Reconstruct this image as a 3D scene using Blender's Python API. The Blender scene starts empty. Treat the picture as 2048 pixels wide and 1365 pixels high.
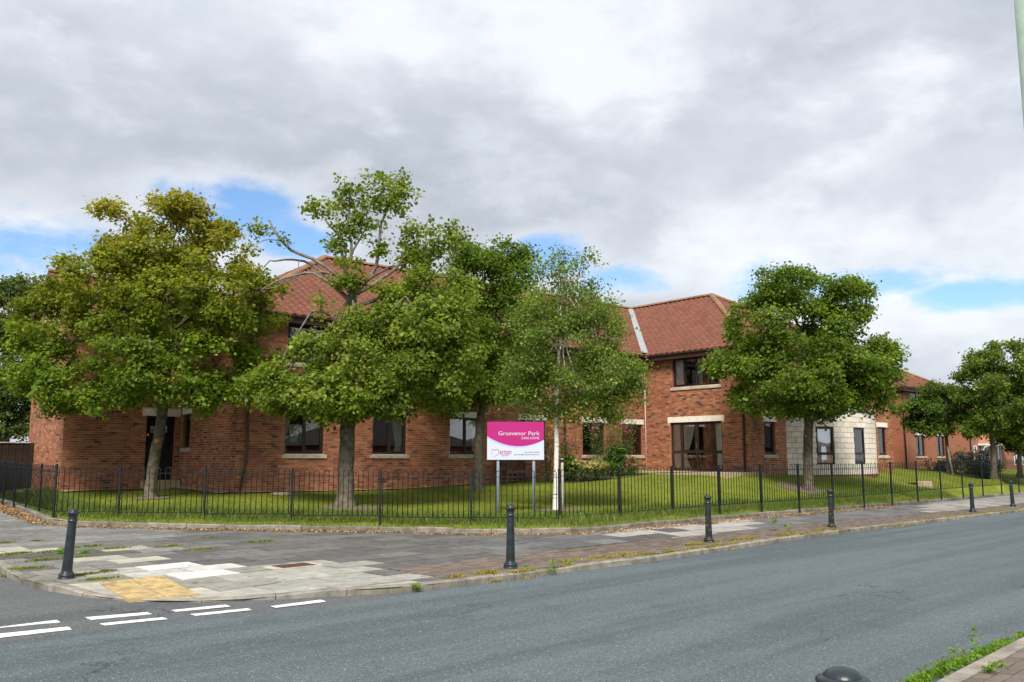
import bpy, math, random
import numpy as np
from mathutils import Vector, Matrix

S = bpy.context.scene
COL = S.collection
rnd = random.Random(7)
nrs = np.random.RandomState(11)

# ------------------------------------------------------------------ camera
F, CX, CY, H = 1718.0, 1024.0, 682.5, 1.64
PITCH = math.radians(7.76)
SP, CP = math.sin(PITCH), math.cos(PITCH)
cam_d = bpy.data.cameras.new('camera')
cam = bpy.data.objects.new('camera', cam_d); COL.objects.link(cam)
cam.location = (0, 0, H)
cam.rotation_euler = (math.pi/2 + PITCH, 0, 0)
cam_d.sensor_width = 36.0
cam_d.lens = F*36.0/2048.0
cam_d.clip_start = 0.05
cam_d.clip_end = 5000
S.camera = cam

# ------------------------------------------------------------------ light
SUN_EL, SUN_AZ = math.radians(46), math.radians(187)     # azimuth clockwise from +Y: behind the camera, to its left
sd = bpy.data.lights.new('sun', 'SUN'); sd.energy = 3.9; sd.angle = math.radians(18); sd.color = (1, .95, .87)
sun = bpy.data.objects.new('sun', sd); COL.objects.link(sun)
sdir = Vector((math.sin(SUN_AZ)*math.cos(SUN_EL), math.cos(SUN_AZ)*math.cos(SUN_EL), math.sin(SUN_EL)))
sun.rotation_euler = sdir.to_track_quat('Z', 'Y').to_euler()
sun.location = sdir*60
S.view_settings.view_transform = 'Standard'
S.view_settings.look = 'None'
S.view_settings.gamma = 1
S.view_settings.use_curve_mapping = False
S.view_settings.exposure = 0.42
S.cycles.max_bounces = 6
S.cycles.transparent_max_bounces = 12
S.cycles.caustics_reflective = False
S.cycles.caustics_refractive = False

def ray(px, py):
    xc = (px-CX)/F; yc = (CY-py)/F
    return Vector((xc, CP - yc*SP, SP + yc*CP))
_RX, _RZ = [-30, -12, -10.4, -8, -5.5, -3.5, 0, 4], [.30, .27, .20, .13, .10, .075, .045, 0.0]
def gz(x, y):
    """paved ground: falls gently along the road, rises to the back of the corner pavement"""
    z = -0.0065*max(-60.0, min(y, 150.0))
    if x < 4 and y > 12.5: z += min(1.6, (y-12.5)/7.7)*float(np.interp(x, _RX, _RZ))
    if x > -1:                                        # crossfall of the pavement beside the main road
        s = -.694*(x-4.1)+.72*(y-17.7)
        z += .042*max(0.0, min(s-.5, 5.0))*min(1.0, (x+1)/4)
    return z
def G(px, py, dz=0.0):
    d = ray(px, py); t = (dz-H)/(d.z + .0065*d.y)
    for _ in range(40): t += .6*((gz(d.x*t, d.y*t)+dz-H)/d.z - t)
    return Vector((d.x*t, d.y*t, H + d.z*t))
def AT(px, py, Y):
    d = ray(px, py); t = Y/d.y
    return Vector((d.x*t, Y, H + d.z*t))
def proj(p):
    x, y, z = p[0], p[1], p[2]-H
    dep = y*CP + z*SP
    return CX + F*x/dep, CY - F*(z*CP - y*SP)/dep

# ------------------------------------------------------------------ world sky with clouds
W = bpy.data.worlds.new('World'); S.world = W; W.use_nodes = True
nt = W.node_tree; nt.nodes.clear()
def N(tree, t, **kw):
    n = tree.nodes.new(t)
    for k, v in kw.items():
        if k.startswith('i_'):
            key = k[2:]
            n.inputs[int(key) if key.isdigit() else key].default_value = v
        else: setattr(n, k, v)
    return n
def LK(tree, a, b): tree.links.new(a, b)
def math_n(tree, op, a, b=None, clamp=False):
    n = tree.nodes.new('ShaderNodeMath'); n.operation = op; n.use_clamp = clamp
    for i, q in enumerate((a, b)):
        if q is None: continue
        if isinstance(q, (int, float)): n.inputs[i].default_value = q
        else: tree.links.new(q, n.inputs[i])
    return n.outputs[0]
def smooth(tree, v, a, b, lo=0.0, hi=1.0):
    n = tree.nodes.new('ShaderNodeMapRange'); n.interpolation_type = 'SMOOTHSTEP'
    tree.links.new(v, n.inputs[0])
    for i, q in ((1, a), (2, b), (3, lo), (4, hi)): n.inputs[i].default_value = q
    return n.outputs[0]
def mixc(tree, fac, a, b, mode='MIX'):
    n = tree.nodes.new('ShaderNodeMix'); n.data_type = 'RGBA'; n.blend_type = mode
    for idx, q in ((0, fac), (6, a), (7, b)):
        if isinstance(q, (int, float)): n.inputs[idx].default_value = q
        elif isinstance(q, (tuple, list)): n.inputs[idx].default_value = (*q[:3], 1)
        else: tree.links.new(q, n.inputs[idx])
    return n.outputs[2]

SKY_K = 0.12
CL0, CL1 = (.375, .41, .47), (.70, .735, .785)
out = N(nt, 'ShaderNodeOutputWorld'); bg = N(nt, 'ShaderNodeBackground'); bg.inputs[1].default_value = SKY_K
sky = N(nt, 'ShaderNodeTexSky', sky_type='NISHITA', sun_disc=False, sun_elevation=SUN_EL, sun_rotation=SUN_AZ,
        altitude=0, air_density=1.0, dust_density=0.6, ozone_density=1.4)
tc = N(nt, 'ShaderNodeTexCoord')
nrm = N(nt, 'ShaderNodeVectorMath', operation='NORMALIZE'); LK(nt, tc.outputs['Generated'], nrm.inputs[0])
DIR = nrm.outputs[0]
sep = N(nt, 'ShaderNodeSeparateXYZ'); LK(nt, DIR, sep.inputs[0])
zz = math_n(nt, 'MAXIMUM', math_n(nt, 'ADD', sep.outputs[2], .13), .05)
inv = math_n(nt, 'DIVIDE', 1.0, zz)
pl = N(nt, 'ShaderNodeVectorMath', operation='SCALE'); LK(nt, DIR, pl.inputs[0]); LK(nt, inv, pl.inputs[3])
def noise(vec, scale, detail=6, rough=.55, dist=0.0, off=None, tree=nt):
    n = N(tree, 'ShaderNodeTexNoise'); n.inputs['Scale'].default_value = scale
    n.inputs['Detail'].default_value = detail; n.inputs['Roughness'].default_value = rough; n.inputs['Distortion'].default_value = dist
    if off is not None:
        a = N(tree, 'ShaderNodeVectorMath', operation='ADD'); a.inputs[1].default_value = off
        LK(tree, vec, a.inputs[0]); vec = a.outputs[0]
    if vec is not None: LK(tree, vec, n.inputs['Vector'])
    return n.outputs['Fac']
n_big = noise(pl.outputs[0], .55, 7, .55, .3, (3.1, 7.7, 0))
strm = N(nt, 'ShaderNodeVectorMath', operation='MULTIPLY'); strm.inputs[1].default_value = (1, 1, 1.9); LK(nt, DIR, strm.inputs[0])
SD = strm.outputs[0]
n_mid = noise(SD, 4.2, 9, .58, .15, (1.3, 2.2, 4.1))
n_soft = noise(SD, 1.7, 6, .5, .2, (5.3, .2, 1.1))
n_edge = noise(SD, 11.0, 9, .6, .2, (.3, 9.2, 3.1))
def blob(px, py, ax, az):
    """soft spot around the direction of a pixel of the photograph"""
    d = ray(px, py).normalized()
    s = N(nt, 'ShaderNodeVectorMath', operation='SUBTRACT'); s.inputs[1].default_value = d; LK(nt, DIR, s.inputs[0])
    m = N(nt, 'ShaderNodeVectorMath', operation='MULTIPLY'); m.inputs[1].default_value = (1/ax, 1/ax, 1/az); LK(nt, s.outputs[0], m.inputs[0])
    l = N(nt, 'ShaderNodeVectorMath', operation='LENGTH'); LK(nt, m.outputs[0], l.inputs[0])
    return smooth(nt, l.outputs['Value'], 1.7, .1)
gaps = [(60, 505, .09, .045), (470, 415, .10, .038), (600, 485, .06, .026), (1090, 515, .07, .03), (1250, 560, .06, .02),
        (1540, 575, .06, .045), (1700, 580, .11, .024), (1960, 590, .12, .020)]
gap = None
for g in gaps:
    b = blob(*g)
    gap = b if gap is None else math_n(nt, 'MAXIMUM', gap, b)
gap = math_n(nt, 'MAXIMUM', gap, math_n(nt, 'MULTIPLY', smooth(nt, n_big, .38, .26), .7))      # broken cover elsewhere
dens = math_n(nt, 'ADD', .84, math_n(nt, 'MULTIPLY', math_n(nt, 'SUBTRACT', n_mid, .5), 1.1))
dens = math_n(nt, 'ADD', dens, math_n(nt, 'MULTIPLY', math_n(nt, 'SUBTRACT', n_edge, .5), 1.25))
dens = math_n(nt, 'SUBTRACT', dens, math_n(nt, 'MULTIPLY', gap, .83))
alpha = smooth(nt, dens, .05, .55)
darkb = blob(1300, 350, .50, .15)
shade = math_n(nt, 'ADD', math_n(nt, 'MULTIPLY', n_soft, .46), math_n(nt, 'MULTIPLY', n_mid, .44))
shade = math_n(nt, 'ADD', shade, math_n(nt, 'MULTIPLY', n_edge, .17))
shade = math_n(nt, 'SUBTRACT', shade, math_n(nt, 'MULTIPLY', darkb, .075))
shade = smooth(nt, shade, .43, .60)
k = 1.0/SKY_K
cloud = mixc(nt, shade, (CL0[0]*k, CL0[1]*k, CL0[2]*k), (CL1[0]*k, CL1[1]*k, CL1[2]*k))
lift = math_n(nt, 'MULTIPLY', smooth(nt, dens, 1.05, .35), .5)         # the thin edges of a cloud are its brightest part
cloud = mixc(nt, lift, cloud, (CL1[0]*k*1.06, CL1[1]*k*1.06, CL1[2]*k*1.05))
skc = mixc(nt, 1.0, sky.outputs[0], (.85, 1.0, 1.15), 'MULTIPLY')
fin = mixc(nt, alpha, skc, cloud)
LK(nt, fin, bg.inputs[0]); LK(nt, bg.outputs[0], out.inputs[0])

# ------------------------------------------------------------------ materials
def lin(r, g, b):
    f = lambda c: (c/255/12.92) if c/255 <= .04045 else ((c/255+.055)/1.055)**2.4
    return (f(r), f(g), f(b))
def new_mat(name):
    m = bpy.data.materials.new(name); m.use_nodes = True
    t = m.node_tree; b = t.nodes['Principled BSDF']
    return m, t, b
def mat(name, col, rough=.7, var=.12, scale=8.0, bump=0.0, bscale=60.0, spec=.3, metal=0.0, col2=None, attr=False, objcol=False, coord='Object', speck=None):
    """plain procedural surface: base colour varied by two noises, fine bump; attr multiplies by the face colours, objcol by the object's colour"""
    m, t, b = new_mat(name)
    tcn = N(t, 'ShaderNodeTexCoord'); geo = N(t, 'ShaderNodeNewGeometry')
    v = geo.outputs['Position'] if coord == 'World' else tcn.outputs['Object']
    a = noise(v, scale, 5, .6, tree=t)
    c2 = col2 or tuple(min(1, c*(1+var*2)) for c in col)
    c1 = tuple(c*(1-var) for c in col) if col2 is None else col
    c = mixc(t, smooth(t, a, .32, .68), c1, c2)
    if attr:
        at = N(t, 'ShaderNodeVertexColor', layer_name='Col'); c = mixc(t, 1.0, c, at.outputs[0], 'MULTIPLY')
    if objcol:
        oi = N(t, 'ShaderNodeObjectInfo'); c = mixc(t, 1.0, c, oi.outputs['Color'], 'MULTIPLY')
    if speck:
        sc_, thr, scol = speck
        c = mixc(t, smooth(t, noise(v, sc_, 2, .5, tree=t), thr, thr+.06), c, scol)
    LK(t, c, b.inputs['Base Color'])
    b.inputs['Roughness'].default_value = rough; b.inputs['Metallic'].default_value = metal
    b.inputs['Specular IOR Level'].default_value = spec
    if bump:
        bn = N(t, 'ShaderNodeBump'); bn.inputs['Strength'].default_value = bump; bn.inputs['Distance'].default_value = .01
        LK(t, noise(v, bscale, 4, .6, tree=t), bn.inputs['Height']); LK(t, bn.outputs[0], b.inputs['Normal'])
    return m
M = {}
M['brick'] = mat('brick', (.95, .95, .95), .85, .12, 14, .35, 120, .2, attr=True, objcol=True)
M['mortar'] = mat('mortar', (.56, .43, .32), .95, .12, 10, .3, 150, .1)
M['tile'] = mat('roof_tile', (.95, .95, .95), .8, .12, 6, .25, 90, .2, attr=True, objcol=True)
M['tile_under'] = mat('tile_underlay', (.10, .04, .028), .9, .15, 3)
M['stone'] = mat('cast_stone', (.76, .70, .61), .85, .06, 6, .2, 140, .2, objcol=True)
M['stone_joint'] = mat('stone_joint', (.20, .15, .09), .95, .1, 8)
M['sill'] = mat('sill_stone', (.42, .37, .29), .85, .14, 5, .2, 120, .2)
M['frame'] = mat('brown_frame', (.028, .018, .014), .35, .2, 4, 0, 0, .4)
M['fascia'] = mat('brown_fascia', (.085, .040, .034), .5, .15, 2, 0, 0, .35)
M['pipe'] = mat('brown_pipe', (.06, .042, .045), .4, .2, 3, 0, 0, .4)
M['lead'] = mat('lead', (.27, .28, .285), .6, .12, 6)
M['curtain'] = mat('net_curtain', (.84, .85, .84), .9, .05, 3)
M['curtain_green'] = mat('lined_curtain', (.50, .53, .45), .9, .08, 3)
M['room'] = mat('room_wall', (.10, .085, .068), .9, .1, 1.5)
M['door'] = mat('dark_door', (.010, .009, .009), .45, .2, 4, 0, 0, .35)
M['asphalt'] = None
M['iron'] = mat('black_iron', (.010, .014, .017), .5, .25, 6, .08, 80, .25)
M['bollard'] = mat('bollard_paint', (.014, .021, .026), .36, .25, 7, .1, 60, .45)
M['bollard_lichen'] = mat('bollard_paint_lichen', (.013, .018, .018), .45, .25, 7, .15, 60, .4, speck=(26, .66, (.33, .24, .03)))
M['bark'] = mat('bark', (.055, .046, .034), .95, .3, 9, .9, 40, .1, col2=(.155, .140, .100))
M['bark_lime'] = mat('smooth_bark', (.075, .062, .048), .9, .25, 7, .6, 45, .15, col2=(.17, .145, .105))
M['bark_dead'] = mat('dead_bark', (.17, .145, .12), .9, .2, 9, .5, 40, .1)
M['fresh_wood'] = mat('pruned_wood', (.42, .20, .055), .8, .15, 20)
M['wood_dark'] = mat('dark_boards', (.030, .020, .014), .85, .3, 4, .4, 40, .15)
M['bench'] = mat('bench_wood', (.13, .075, .055), .7, .25, 6, .2, 50, .25)
M['chair'] = mat('chair_wood', (.45, .20, .06), .5, .15, 5)
M['steel_post'] = mat('grey_post', (.22, .26, .31), .45, .06, 3, 0, 0, .45)
M['sign_white'] = mat('sign_white', (.54, .58, .66), .35, .02, 1, 0, 0, .4)
M['sign_pink'] = mat('sign_pink', (.40, .014, .16), .35, .02, 1, 0, 0, .4)
M['sign_lilac'] = mat('sign_lilac', (.42, .45, .72), .4, .02, 1)
M['sign_grey'] = mat('sign_grey_ink', (.12, .13, .15), .5, .02, 1)
M['pole_green'] = mat('green_grey_paint', (.30, .385, .315), .5, .08, 5, .1, 30, .35)
M['kerb'] = mat('kerb_stone', (.17, .155, .13), .95, .25, 4, .6, 90, .15, col2=(.30, .28, .24), objcol=True)
M['slab'] = mat('paving_slab', (.80, .80, .80), .92, .12, 5, .35, 110, .15, col2=(1.12, 1.1, 1.05), attr=True, objcol=True, speck=(3.5, .68, (.14, .14, .135)))
M['tactile'] = mat('tactile_paving', (.385, .285, .135), .9, .2, 7, .3, 90, .15, objcol=True)
M['paver'] = mat('block_paver', (1, 1, 1), .92, .15, 9, .35, 120, .15, attr=True, objcol=True)
M['joint'] = mat('joint_dirt', (.05, .045, .03), 1, .3, 5, .3, 60, .05, col2=(.085, .095, .03))
M['soil'] = mat('soil', (.045, .032, .022), 1, .35, 14, .8, 60, .05)
M['chips'] = mat('bark_chips', (.085, .06, .042), 1, .4, 40, .8, 80, .05, col2=(.26, .22, .17))
M['patio'] = mat('patio_paving', (.36, .27, .16), .95, .15, 4, .3, 60, .1, col2=(.46, .37, .25))
M['line'] = mat('road_paint', (.68, .68, .66), .8, .06, 6, .3, 120, .2, speck=(22, .70, (.18, .18, .18)))
M['iron_rust'] = mat('rusty_cover', (.085, .045, .035), .8, .3, 20, .6, 70, .2)
M['white_pvc'] = mat('white_frame', (.75, .77, .78), .4, .03, 3)
M['house_tile'] = mat('plain_tile', (.36, .17, .09), .85, .2, 9)
M['stake'] = mat('grey_stake', (.36, .34, .30), .9, .15, 10)
M['lampglow'] = None
def glass(name='window_glass', tint=(.03, .04, .045)):
    m, t, b = new_mat(name); t.nodes.remove(b)
    o = t.nodes['Material Output']
    tr = N(t, 'ShaderNodeBsdfTransparent'); tr.inputs[0].default_value = (.99, .995, .992, 1)
    gl = N(t, 'ShaderNodeBsdfGlossy'); gl.inputs['Roughness'].default_value = .01; gl.inputs[0].default_value = (1, 1, 1, 1)
    fr = N(t, 'ShaderNodeFresnel'); fr.inputs[0].default_value = 1.5
    geo = N(t, 'ShaderNodeNewGeometry')
    bn = N(t, 'ShaderNodeBump'); bn.inputs['Strength'].default_value = .008; bn.inputs['Distance'].default_value = .05
    LK(t, noise(geo.outputs['Position'], 1.5, 1, .4, tree=t), bn.inputs['Height'])
    f = math_n(t, 'ADD', math_n(t, 'MULTIPLY', fr.outputs[0], 1.35), .01, True)
    mx = N(t, 'ShaderNodeMixShader'); LK(t, f, mx.inputs[0]); LK(t, tr.outputs[0], mx.inputs[1]); LK(t, gl.outputs[0], mx.inputs[2])
    LK(t, mx.outputs[0], o.inputs[0])
    return m
M['glass'] = glass()
def leafmat(name, trans=.35, rough=.55):
    m, t, b = new_mat(name); o = t.nodes['Material Output']
    at = N(t, 'ShaderNodeVertexColor', layer_name='Col')
    LK(t, at.outputs[0], b.inputs['Base Color']); b.inputs['Roughness'].default_value = rough; b.inputs['Specular IOR Level'].default_value = .3
    tl = N(t, 'ShaderNodeBsdfTranslucent')
    c = mixc(t, 1.0, at.outputs[0], (1.5, 1.45, .7), 'MULTIPLY'); LK(t, c, tl.inputs[0])
    mx = N(t, 'ShaderNodeMixShader'); mx.inputs[0].default_value = trans
    LK(t, b.outputs[0], mx.inputs[1]); LK(t, tl.outputs[0], mx.inputs[2]); LK(t, mx.outputs[0], o.inputs[0])
    return m
M['leaf'] = leafmat('leaf', .5)
M['blade'] = leafmat('grass_blade', .25, .7)
M['litter'] = leafmat('dry_litter', .1, .9)
def emat(name, col, st):
    m, t, b = new_mat(name)
    b.inputs['Emission Color'].default_value = (*col, 1); b.inputs['Emission Strength'].default_value = st
    b.inputs['Base Color'].default_value = (*col, 1)
    return m
M['lampglow'] = emat('lamp_glow', (1, .62, .2), 2.2)

def asphalt(name, base, dark, wear):
    m, t, b = new_mat(name)
    geo = N(t, 'ShaderNodeNewGeometry'); v = geo.outputs['Position']
    rot = N(t, 'ShaderNodeMapping'); rot.inputs['Rotation'].default_value = (0, 0, -math.radians(44)); LK(t, v, rot.inputs[0])
    st = N(t, 'ShaderNodeVectorMath', operation='MULTIPLY'); st.inputs[1].default_value = (.05, 1.0, 1); LK(t, rot.outputs[0], st.inputs[0])
    big = noise(st.outputs[0], 1.5, 5, .6, .3, tree=t)                   # long bands along the road
    mid = noise(v, 1.3, 5, .6, tree=t)
    grain = noise(v, 95, 3, .7, tree=t)
    c = mixc(t, smooth(t, big, .36, .62), base, wear)
    c = mixc(t, math_n(t, 'MULTIPLY', smooth(t, mid, .5, .75), .35), c, dark)
    vor = N(t, 'ShaderNodeTexVoronoi'); vor.inputs['Scale'].default_value = 85; LK(t, v, vor.inputs['Vector'])
    stone = N(t, 'ShaderNodeSeparateColor'); LK(t, vor.outputs['Color'], stone.inputs[0])
    k = math_n(t, 'ADD', .68, math_n(t, 'MULTIPLY', stone.outputs[0], .64))
    kc = N(t, 'ShaderNodeCombineColor')
    for i in range(3): LK(t, k, kc.inputs[i])
    c = mixc(t, 1.0, c, kc.outputs[0], 'MULTIPLY')
    c = mixc(t, smooth(t, stone.outputs[1], .972, .99, 0, .65), c, (.36, .36, .35))        # pale chips
    c = mixc(t, smooth(t, grain, .56, .70, 0, .6), c, dark)
    # cracks
    ck = N(t, 'ShaderNodeTexVoronoi', feature='DISTANCE_TO_EDGE'); ck.inputs['Scale'].default_value = .22
    wv = N(t, 'ShaderNodeVectorMath', operation='ADD'); LK(t, v, wv.inputs[0])
    nn = N(t, 'ShaderNodeTexNoise'); nn.inputs['Scale'].default_value = 2.2; nn.inputs['Detail'].default_value = 5; LK(t, v, nn.inputs['Vector'])
    sc_ = N(t, 'ShaderNodeVectorMath', operation='SCALE'); sc_.inputs[3].default_value = 1.1; LK(t, nn.outputs['Color'], sc_.inputs[0]); LK(t, sc_.outputs[0], wv.inputs[1])
    LK(t, wv.outputs[0], ck.inputs['Vector'])
    cm = math_n(t, 'MULTIPLY', smooth(t, ck.outputs['Distance'], .006, .001), smooth(t, noise(v, .35, 2, .5, tree=t), .52, .60))
    c = mixc(t, math_n(t, 'MULTIPLY', cm, .55), c, (.025, .025, .025))
    LK(t, c, b.inputs['Base Color']); b.inputs['Roughness'].default_value = .85; b.inputs['Specular IOR Level'].default_value = .25
    bn = N(t, 'ShaderNodeBump'); bn.inputs['Strength'].default_value = .5; bn.inputs['Distance'].default_value = .008
    hh = math_n(t, 'ADD', math_n(t, 'MULTIPLY', vor.outputs['Distance'], -1.0), math_n(t, 'MULTIPLY', cm, -2.0))
    LK(t, hh, bn.inputs['Height']); LK(t, bn.outputs[0], b.inputs['Normal'])
    return m
M['road'] = asphalt('road_asphalt', (.078, .098, .106), (.047, .060, .066), (.108, .131, .140))
M['side_road'] = asphalt('side_road_asphalt', (.088, .094, .098), (.05, .055, .06), (.115, .12, .122))

def lawnmat(name, a, b2, c3):
    m, t, b = new_mat(name)
    geo = N(t, 'ShaderNodeNewGeometry'); v = geo.outputs['Position']
    c = mixc(t, smooth(t, noise(v, .8, 5, .6, tree=t), .35, .65), a, b2)
    c = mixc(t, smooth(t, noise(v, 2.6, 6, .65, .5, tree=t), .52, .70, 0, .65), c, c3)
    c = mixc(t, smooth(t, noise(v, 45, 3, .6, tree=t), .45, .7, 0, .45), c, (.03, .05, .008))
    LK(t, c, b.inputs['Base Color']); b.inputs['Roughness'].default_value = 1; b.inputs['Specular IOR Level'].default_value = .05
    bn = N(t, 'ShaderNodeBump'); bn.inputs['Strength'].default_value = .8; bn.inputs['Distance'].default_value = .03
    LK(t, noise(v, 40, 4, .7, tree=t), bn.inputs['Height']); LK(t, bn.outputs[0], b.inputs['Normal'])
    return m
M['lawn'] = lawnmat('lawn', (.135, .175, .020), (.200, .230, .030), (.30, .255, .085))
M['far_ground'] = mat('far_ground', (.10, .10, .06), 1, .3, .2, 0, 0, .05, coord='World')
def farbrick(name, c1, c2, mort):
    m, t, b = new_mat(name)
    tcn = N(t, 'ShaderNodeTexCoord'); bt = N(t, 'ShaderNodeTexBrick')
    LK(t, tcn.outputs['UV'], bt.inputs['Vector'])
    for i, q in ((1, c1), (2, c2), (3, mort)): bt.inputs[i].default_value = (*q, 1)
    bt.inputs['Scale'].default_value = 1; bt.inputs['Brick Width'].default_value = .225; bt.inputs['Row Height'].default_value = .075
    bt.inputs['Mortar Size'].default_value = .0045; bt.inputs['Mortar Smooth'].default_value = .3; bt.inputs['Bias'].default_value = -.1
    geo = N(t, 'ShaderNodeNewGeometry')
    c = mixc(t, smooth(t, noise(geo.outputs['Position'], 1.2, 5, .6, tree=t), .35, .7, 0, .4), bt.outputs[0], (.31, .11, .06))
    LK(t, c, b.inputs['Base Color']); b.inputs['Roughness'].default_value = .9; b.inputs['Specular IOR Level'].default_value = .15
    bn = N(t, 'ShaderNodeBump'); bn.inputs['Strength'].default_value = .4; bn.inputs['Distance'].default_value = .006; bn.invert = True
    LK(t, bt.outputs['Fac'], bn.inputs['Height']); LK(t, bn.outputs[0], b.inputs['Normal'])
    return m
M['brick_far'] = farbrick('brick_far', (.34, .122, .067), (.26, .088, .05), (.46, .34, .25))
M['brick_house'] = farbrick('brick_house', (.34, .14, .075), (.26, .10, .06), (.42, .33, .25))

# ------------------------------------------------------------------ mesh helpers
class MB:
    def __init__(s): s.v = []; s.f = []; s.c = []; s.uv = None
    def quad(s, a, b, c, d, col=None):
        n = len(s.v); s.v += [tuple(a), tuple(b), tuple(c), tuple(d)]; s.f.append((n, n+1, n+2, n+3)); s.c.append(col)
    def tri(s, a, b, c, col=None):
        n = len(s.v); s.v += [tuple(a), tuple(b), tuple(c)]; s.f.append((n, n+1, n+2)); s.c.append(col)
    def poly(s, pts, col=None):
        n = len(s.v); s.v += [tuple(p) for p in pts]; s.f.append(tuple(range(n, n+len(pts)))); s.c.append(col)
    def hexa(s, p, col=None, skip=()):
        """8 corners: bottom ring 0-3 counter-clockwise seen from above, top ring 4-7"""
        n = len(s.v); s.v += [tuple(q) for q in p]
        fs = {'b': (3, 2, 1, 0), 't': (4, 5, 6, 7), 0: (0, 1, 5, 4), 1: (1, 2, 6, 5), 2: (2, 3, 7, 6), 3: (3, 0, 4, 7)}
        for k, f in fs.items():
            if k in skip: continue
            s.f.append(tuple(n+i for i in f)); s.c.append(col)
    def box(s, x0, x1, y0, y1, z0, z1, col=None, skip=()):
        s.hexa([(x0, y0, z0), (x1, y0, z0), (x1, y1, z0), (x0, y1, z0), (x0, y0, z1), (x1, y0, z1), (x1, y1, z1), (x0, y1, z1)], col, skip)
    def prism(s, poly, z0, z1, col=None, bottom=False):
        n = len(s.v); k = len(poly)
        s.v += [(p[0], p[1], (z0(p) if callable(z0) else z0)) for p in poly] + [(p[0], p[1], (z1(p) if callable(z1) else z1)) for p in poly]
        s.f.append(tuple(range(n+k, n+2*k))); s.c.append(col)
        for i in range(k):
            j = (i+1) % k; s.f.append((n+i, n+j, n+k+j, n+k+i)); s.c.append(col)
        if bottom: s.f.append(tuple(reversed(range(n, n+k)))); s.c.append(col)
    def tube(s, pts, rad, sides=6, cap=True, col=None):
        pts = [Vector(p) for p in pts]; n0 = len(s.v); k = len(pts)
        if not hasattr(rad, '__len__'): rad = [rad]*k
        up = Vector((0, 0, 1)); prev = None
        for i, p in enumerate(pts):
            d = (pts[min(i+1, k-1)] - pts[max(i-1, 0)])
            d = d.normalized() if d.length > 1e-9 else Vector((0, 0, 1))
            if prev is None:
                a = Vector((1, 0, 0)) if abs(d.x) < .9 else Vector((0, 1, 0))
                x = (a - d*a.dot(d)).normalized()
            else:
                x = (prev - d*prev.dot(d)); x = x.normalized() if x.length > 1e-6 else Vector((1, 0, 0))
            prev = x; y = d.cross(x)
            for j in range(sides):
                t = 2*math.pi*j/sides
                s.v.append(tuple(p + (x*math.cos(t) + y*math.sin(t))*rad[i]))
        for i in range(k-1):
            for j in range(sides):
                a = n0+i*sides+j; b = n0+i*sides+(j+1) % sides
                s.f.append((a, b, b+sides, a+sides)); s.c.append(col)
        if cap:
            s.f.append(tuple(n0+j for j in reversed(range(sides)))); s.c.append(col)
            s.f.append(tuple(n0+(k-1)*sides+j for j in range(sides))); s.c.append(col)
    def lathe(s, prof, sides=24, c=(0, 0)):
        n0 = len(s.v)
        for r, z in prof:
            for j in range(sides):
                t = 2*math.pi*j/sides; s.v.append((c[0]+r*math.cos(t), c[1]+r*math.sin(t), z))
        for i in range(len(prof)-1):
            for j in range(sides):
                a = n0+i*sides+j; b = n0+i*sides+(j+1) % sides
                s.f.append((a, b, b+sides, a+sides)); s.c.append(None)
        s.f.append(tuple(n0+j for j in reversed(range(sides)))); s.c.append(None)
        m = n0+(len(prof)-1)*sides; s.f.append(tuple(m+j for j in range(sides))); s.c.append(None)
    def mesh(s, name, material, smooth_=False):
        me = bpy.data.meshes.new(name); me.from_pydata(s.v, [], s.f)
        if any(c is not None for c in s.c):
            at = me.color_attributes.new('Col', 'FLOAT_COLOR', 'CORNER')
            buf = []
            for f, c in zip(s.f, s.c):
                q = c if c is not None else (1, 1, 1); buf += [q[0], q[1], q[2], 1.0]*len(f)
            at.data.foreach_set('color', buf)
        if material is not None: me.materials.append(material)
        if smooth_: me.polygons.foreach_set('use_smooth', [True]*len(me.polygons))
        me.update(); return me
    def build(s, name, material, parent=None, smooth_=False, loc=None):
        return link(name, s.mesh(name, material, smooth_), parent, loc)
def link(name, me, parent=None, loc=None):
    o = bpy.data.objects.new(name, me); COL.objects.link(o)
    if parent is not None: o.parent = parent
    if loc is not None: o.location = loc
    return o
def empty(name, loc=(0, 0, 0), rz=0.0):
    o = bpy.data.objects.new(name, None); COL.objects.link(o); o.location = loc; o.rotation_euler = (0, 0, rz)
    o.empty_display_size = .2
    return o
def tag(o, label=None, cat=None, group=None, kind=None):
    if label: o['label'] = label
    if cat: o['category'] = cat
    if group: o['group'] = group
    if kind: o['kind'] = kind
    return o
def smooth_by_angle(o, ang=.7):
    me = o.data; me.polygons.foreach_set('use_smooth', [True]*len(me.polygons))
    try: me.set_sharp_from_angle(angle=ang)
    except Exception: pass
def np_mesh(name, verts, tris, cols, material, parent=None):
    """triangles from numpy arrays; cols per vertex"""
    me = bpy.data.meshes.new(name)
    nv, nf = len(verts), len(tris)
    me.vertices.add(nv); me.vertices.foreach_set('co', np.ascontiguousarray(verts, dtype=np.float32).ravel())
    me.loops.add(nf*3); me.loops.foreach_set('vertex_index', np.ascontiguousarray(tris, dtype=np.int32).ravel())
    me.polygons.add(nf); me.polygons.foreach_set('loop_start', np.arange(0, nf*3, 3, dtype=np.int32))
    me.update(calc_edges=True)
    if cols is not None:
        at = me.color_attributes.new('Col', 'FLOAT_COLOR', 'POINT')
        c = np.ones((nv, 4), np.float32); c[:, :3] = cols; at.data.foreach_set('color', c.ravel())
    me.materials.append(material)
    return link(name, me, parent)
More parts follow.
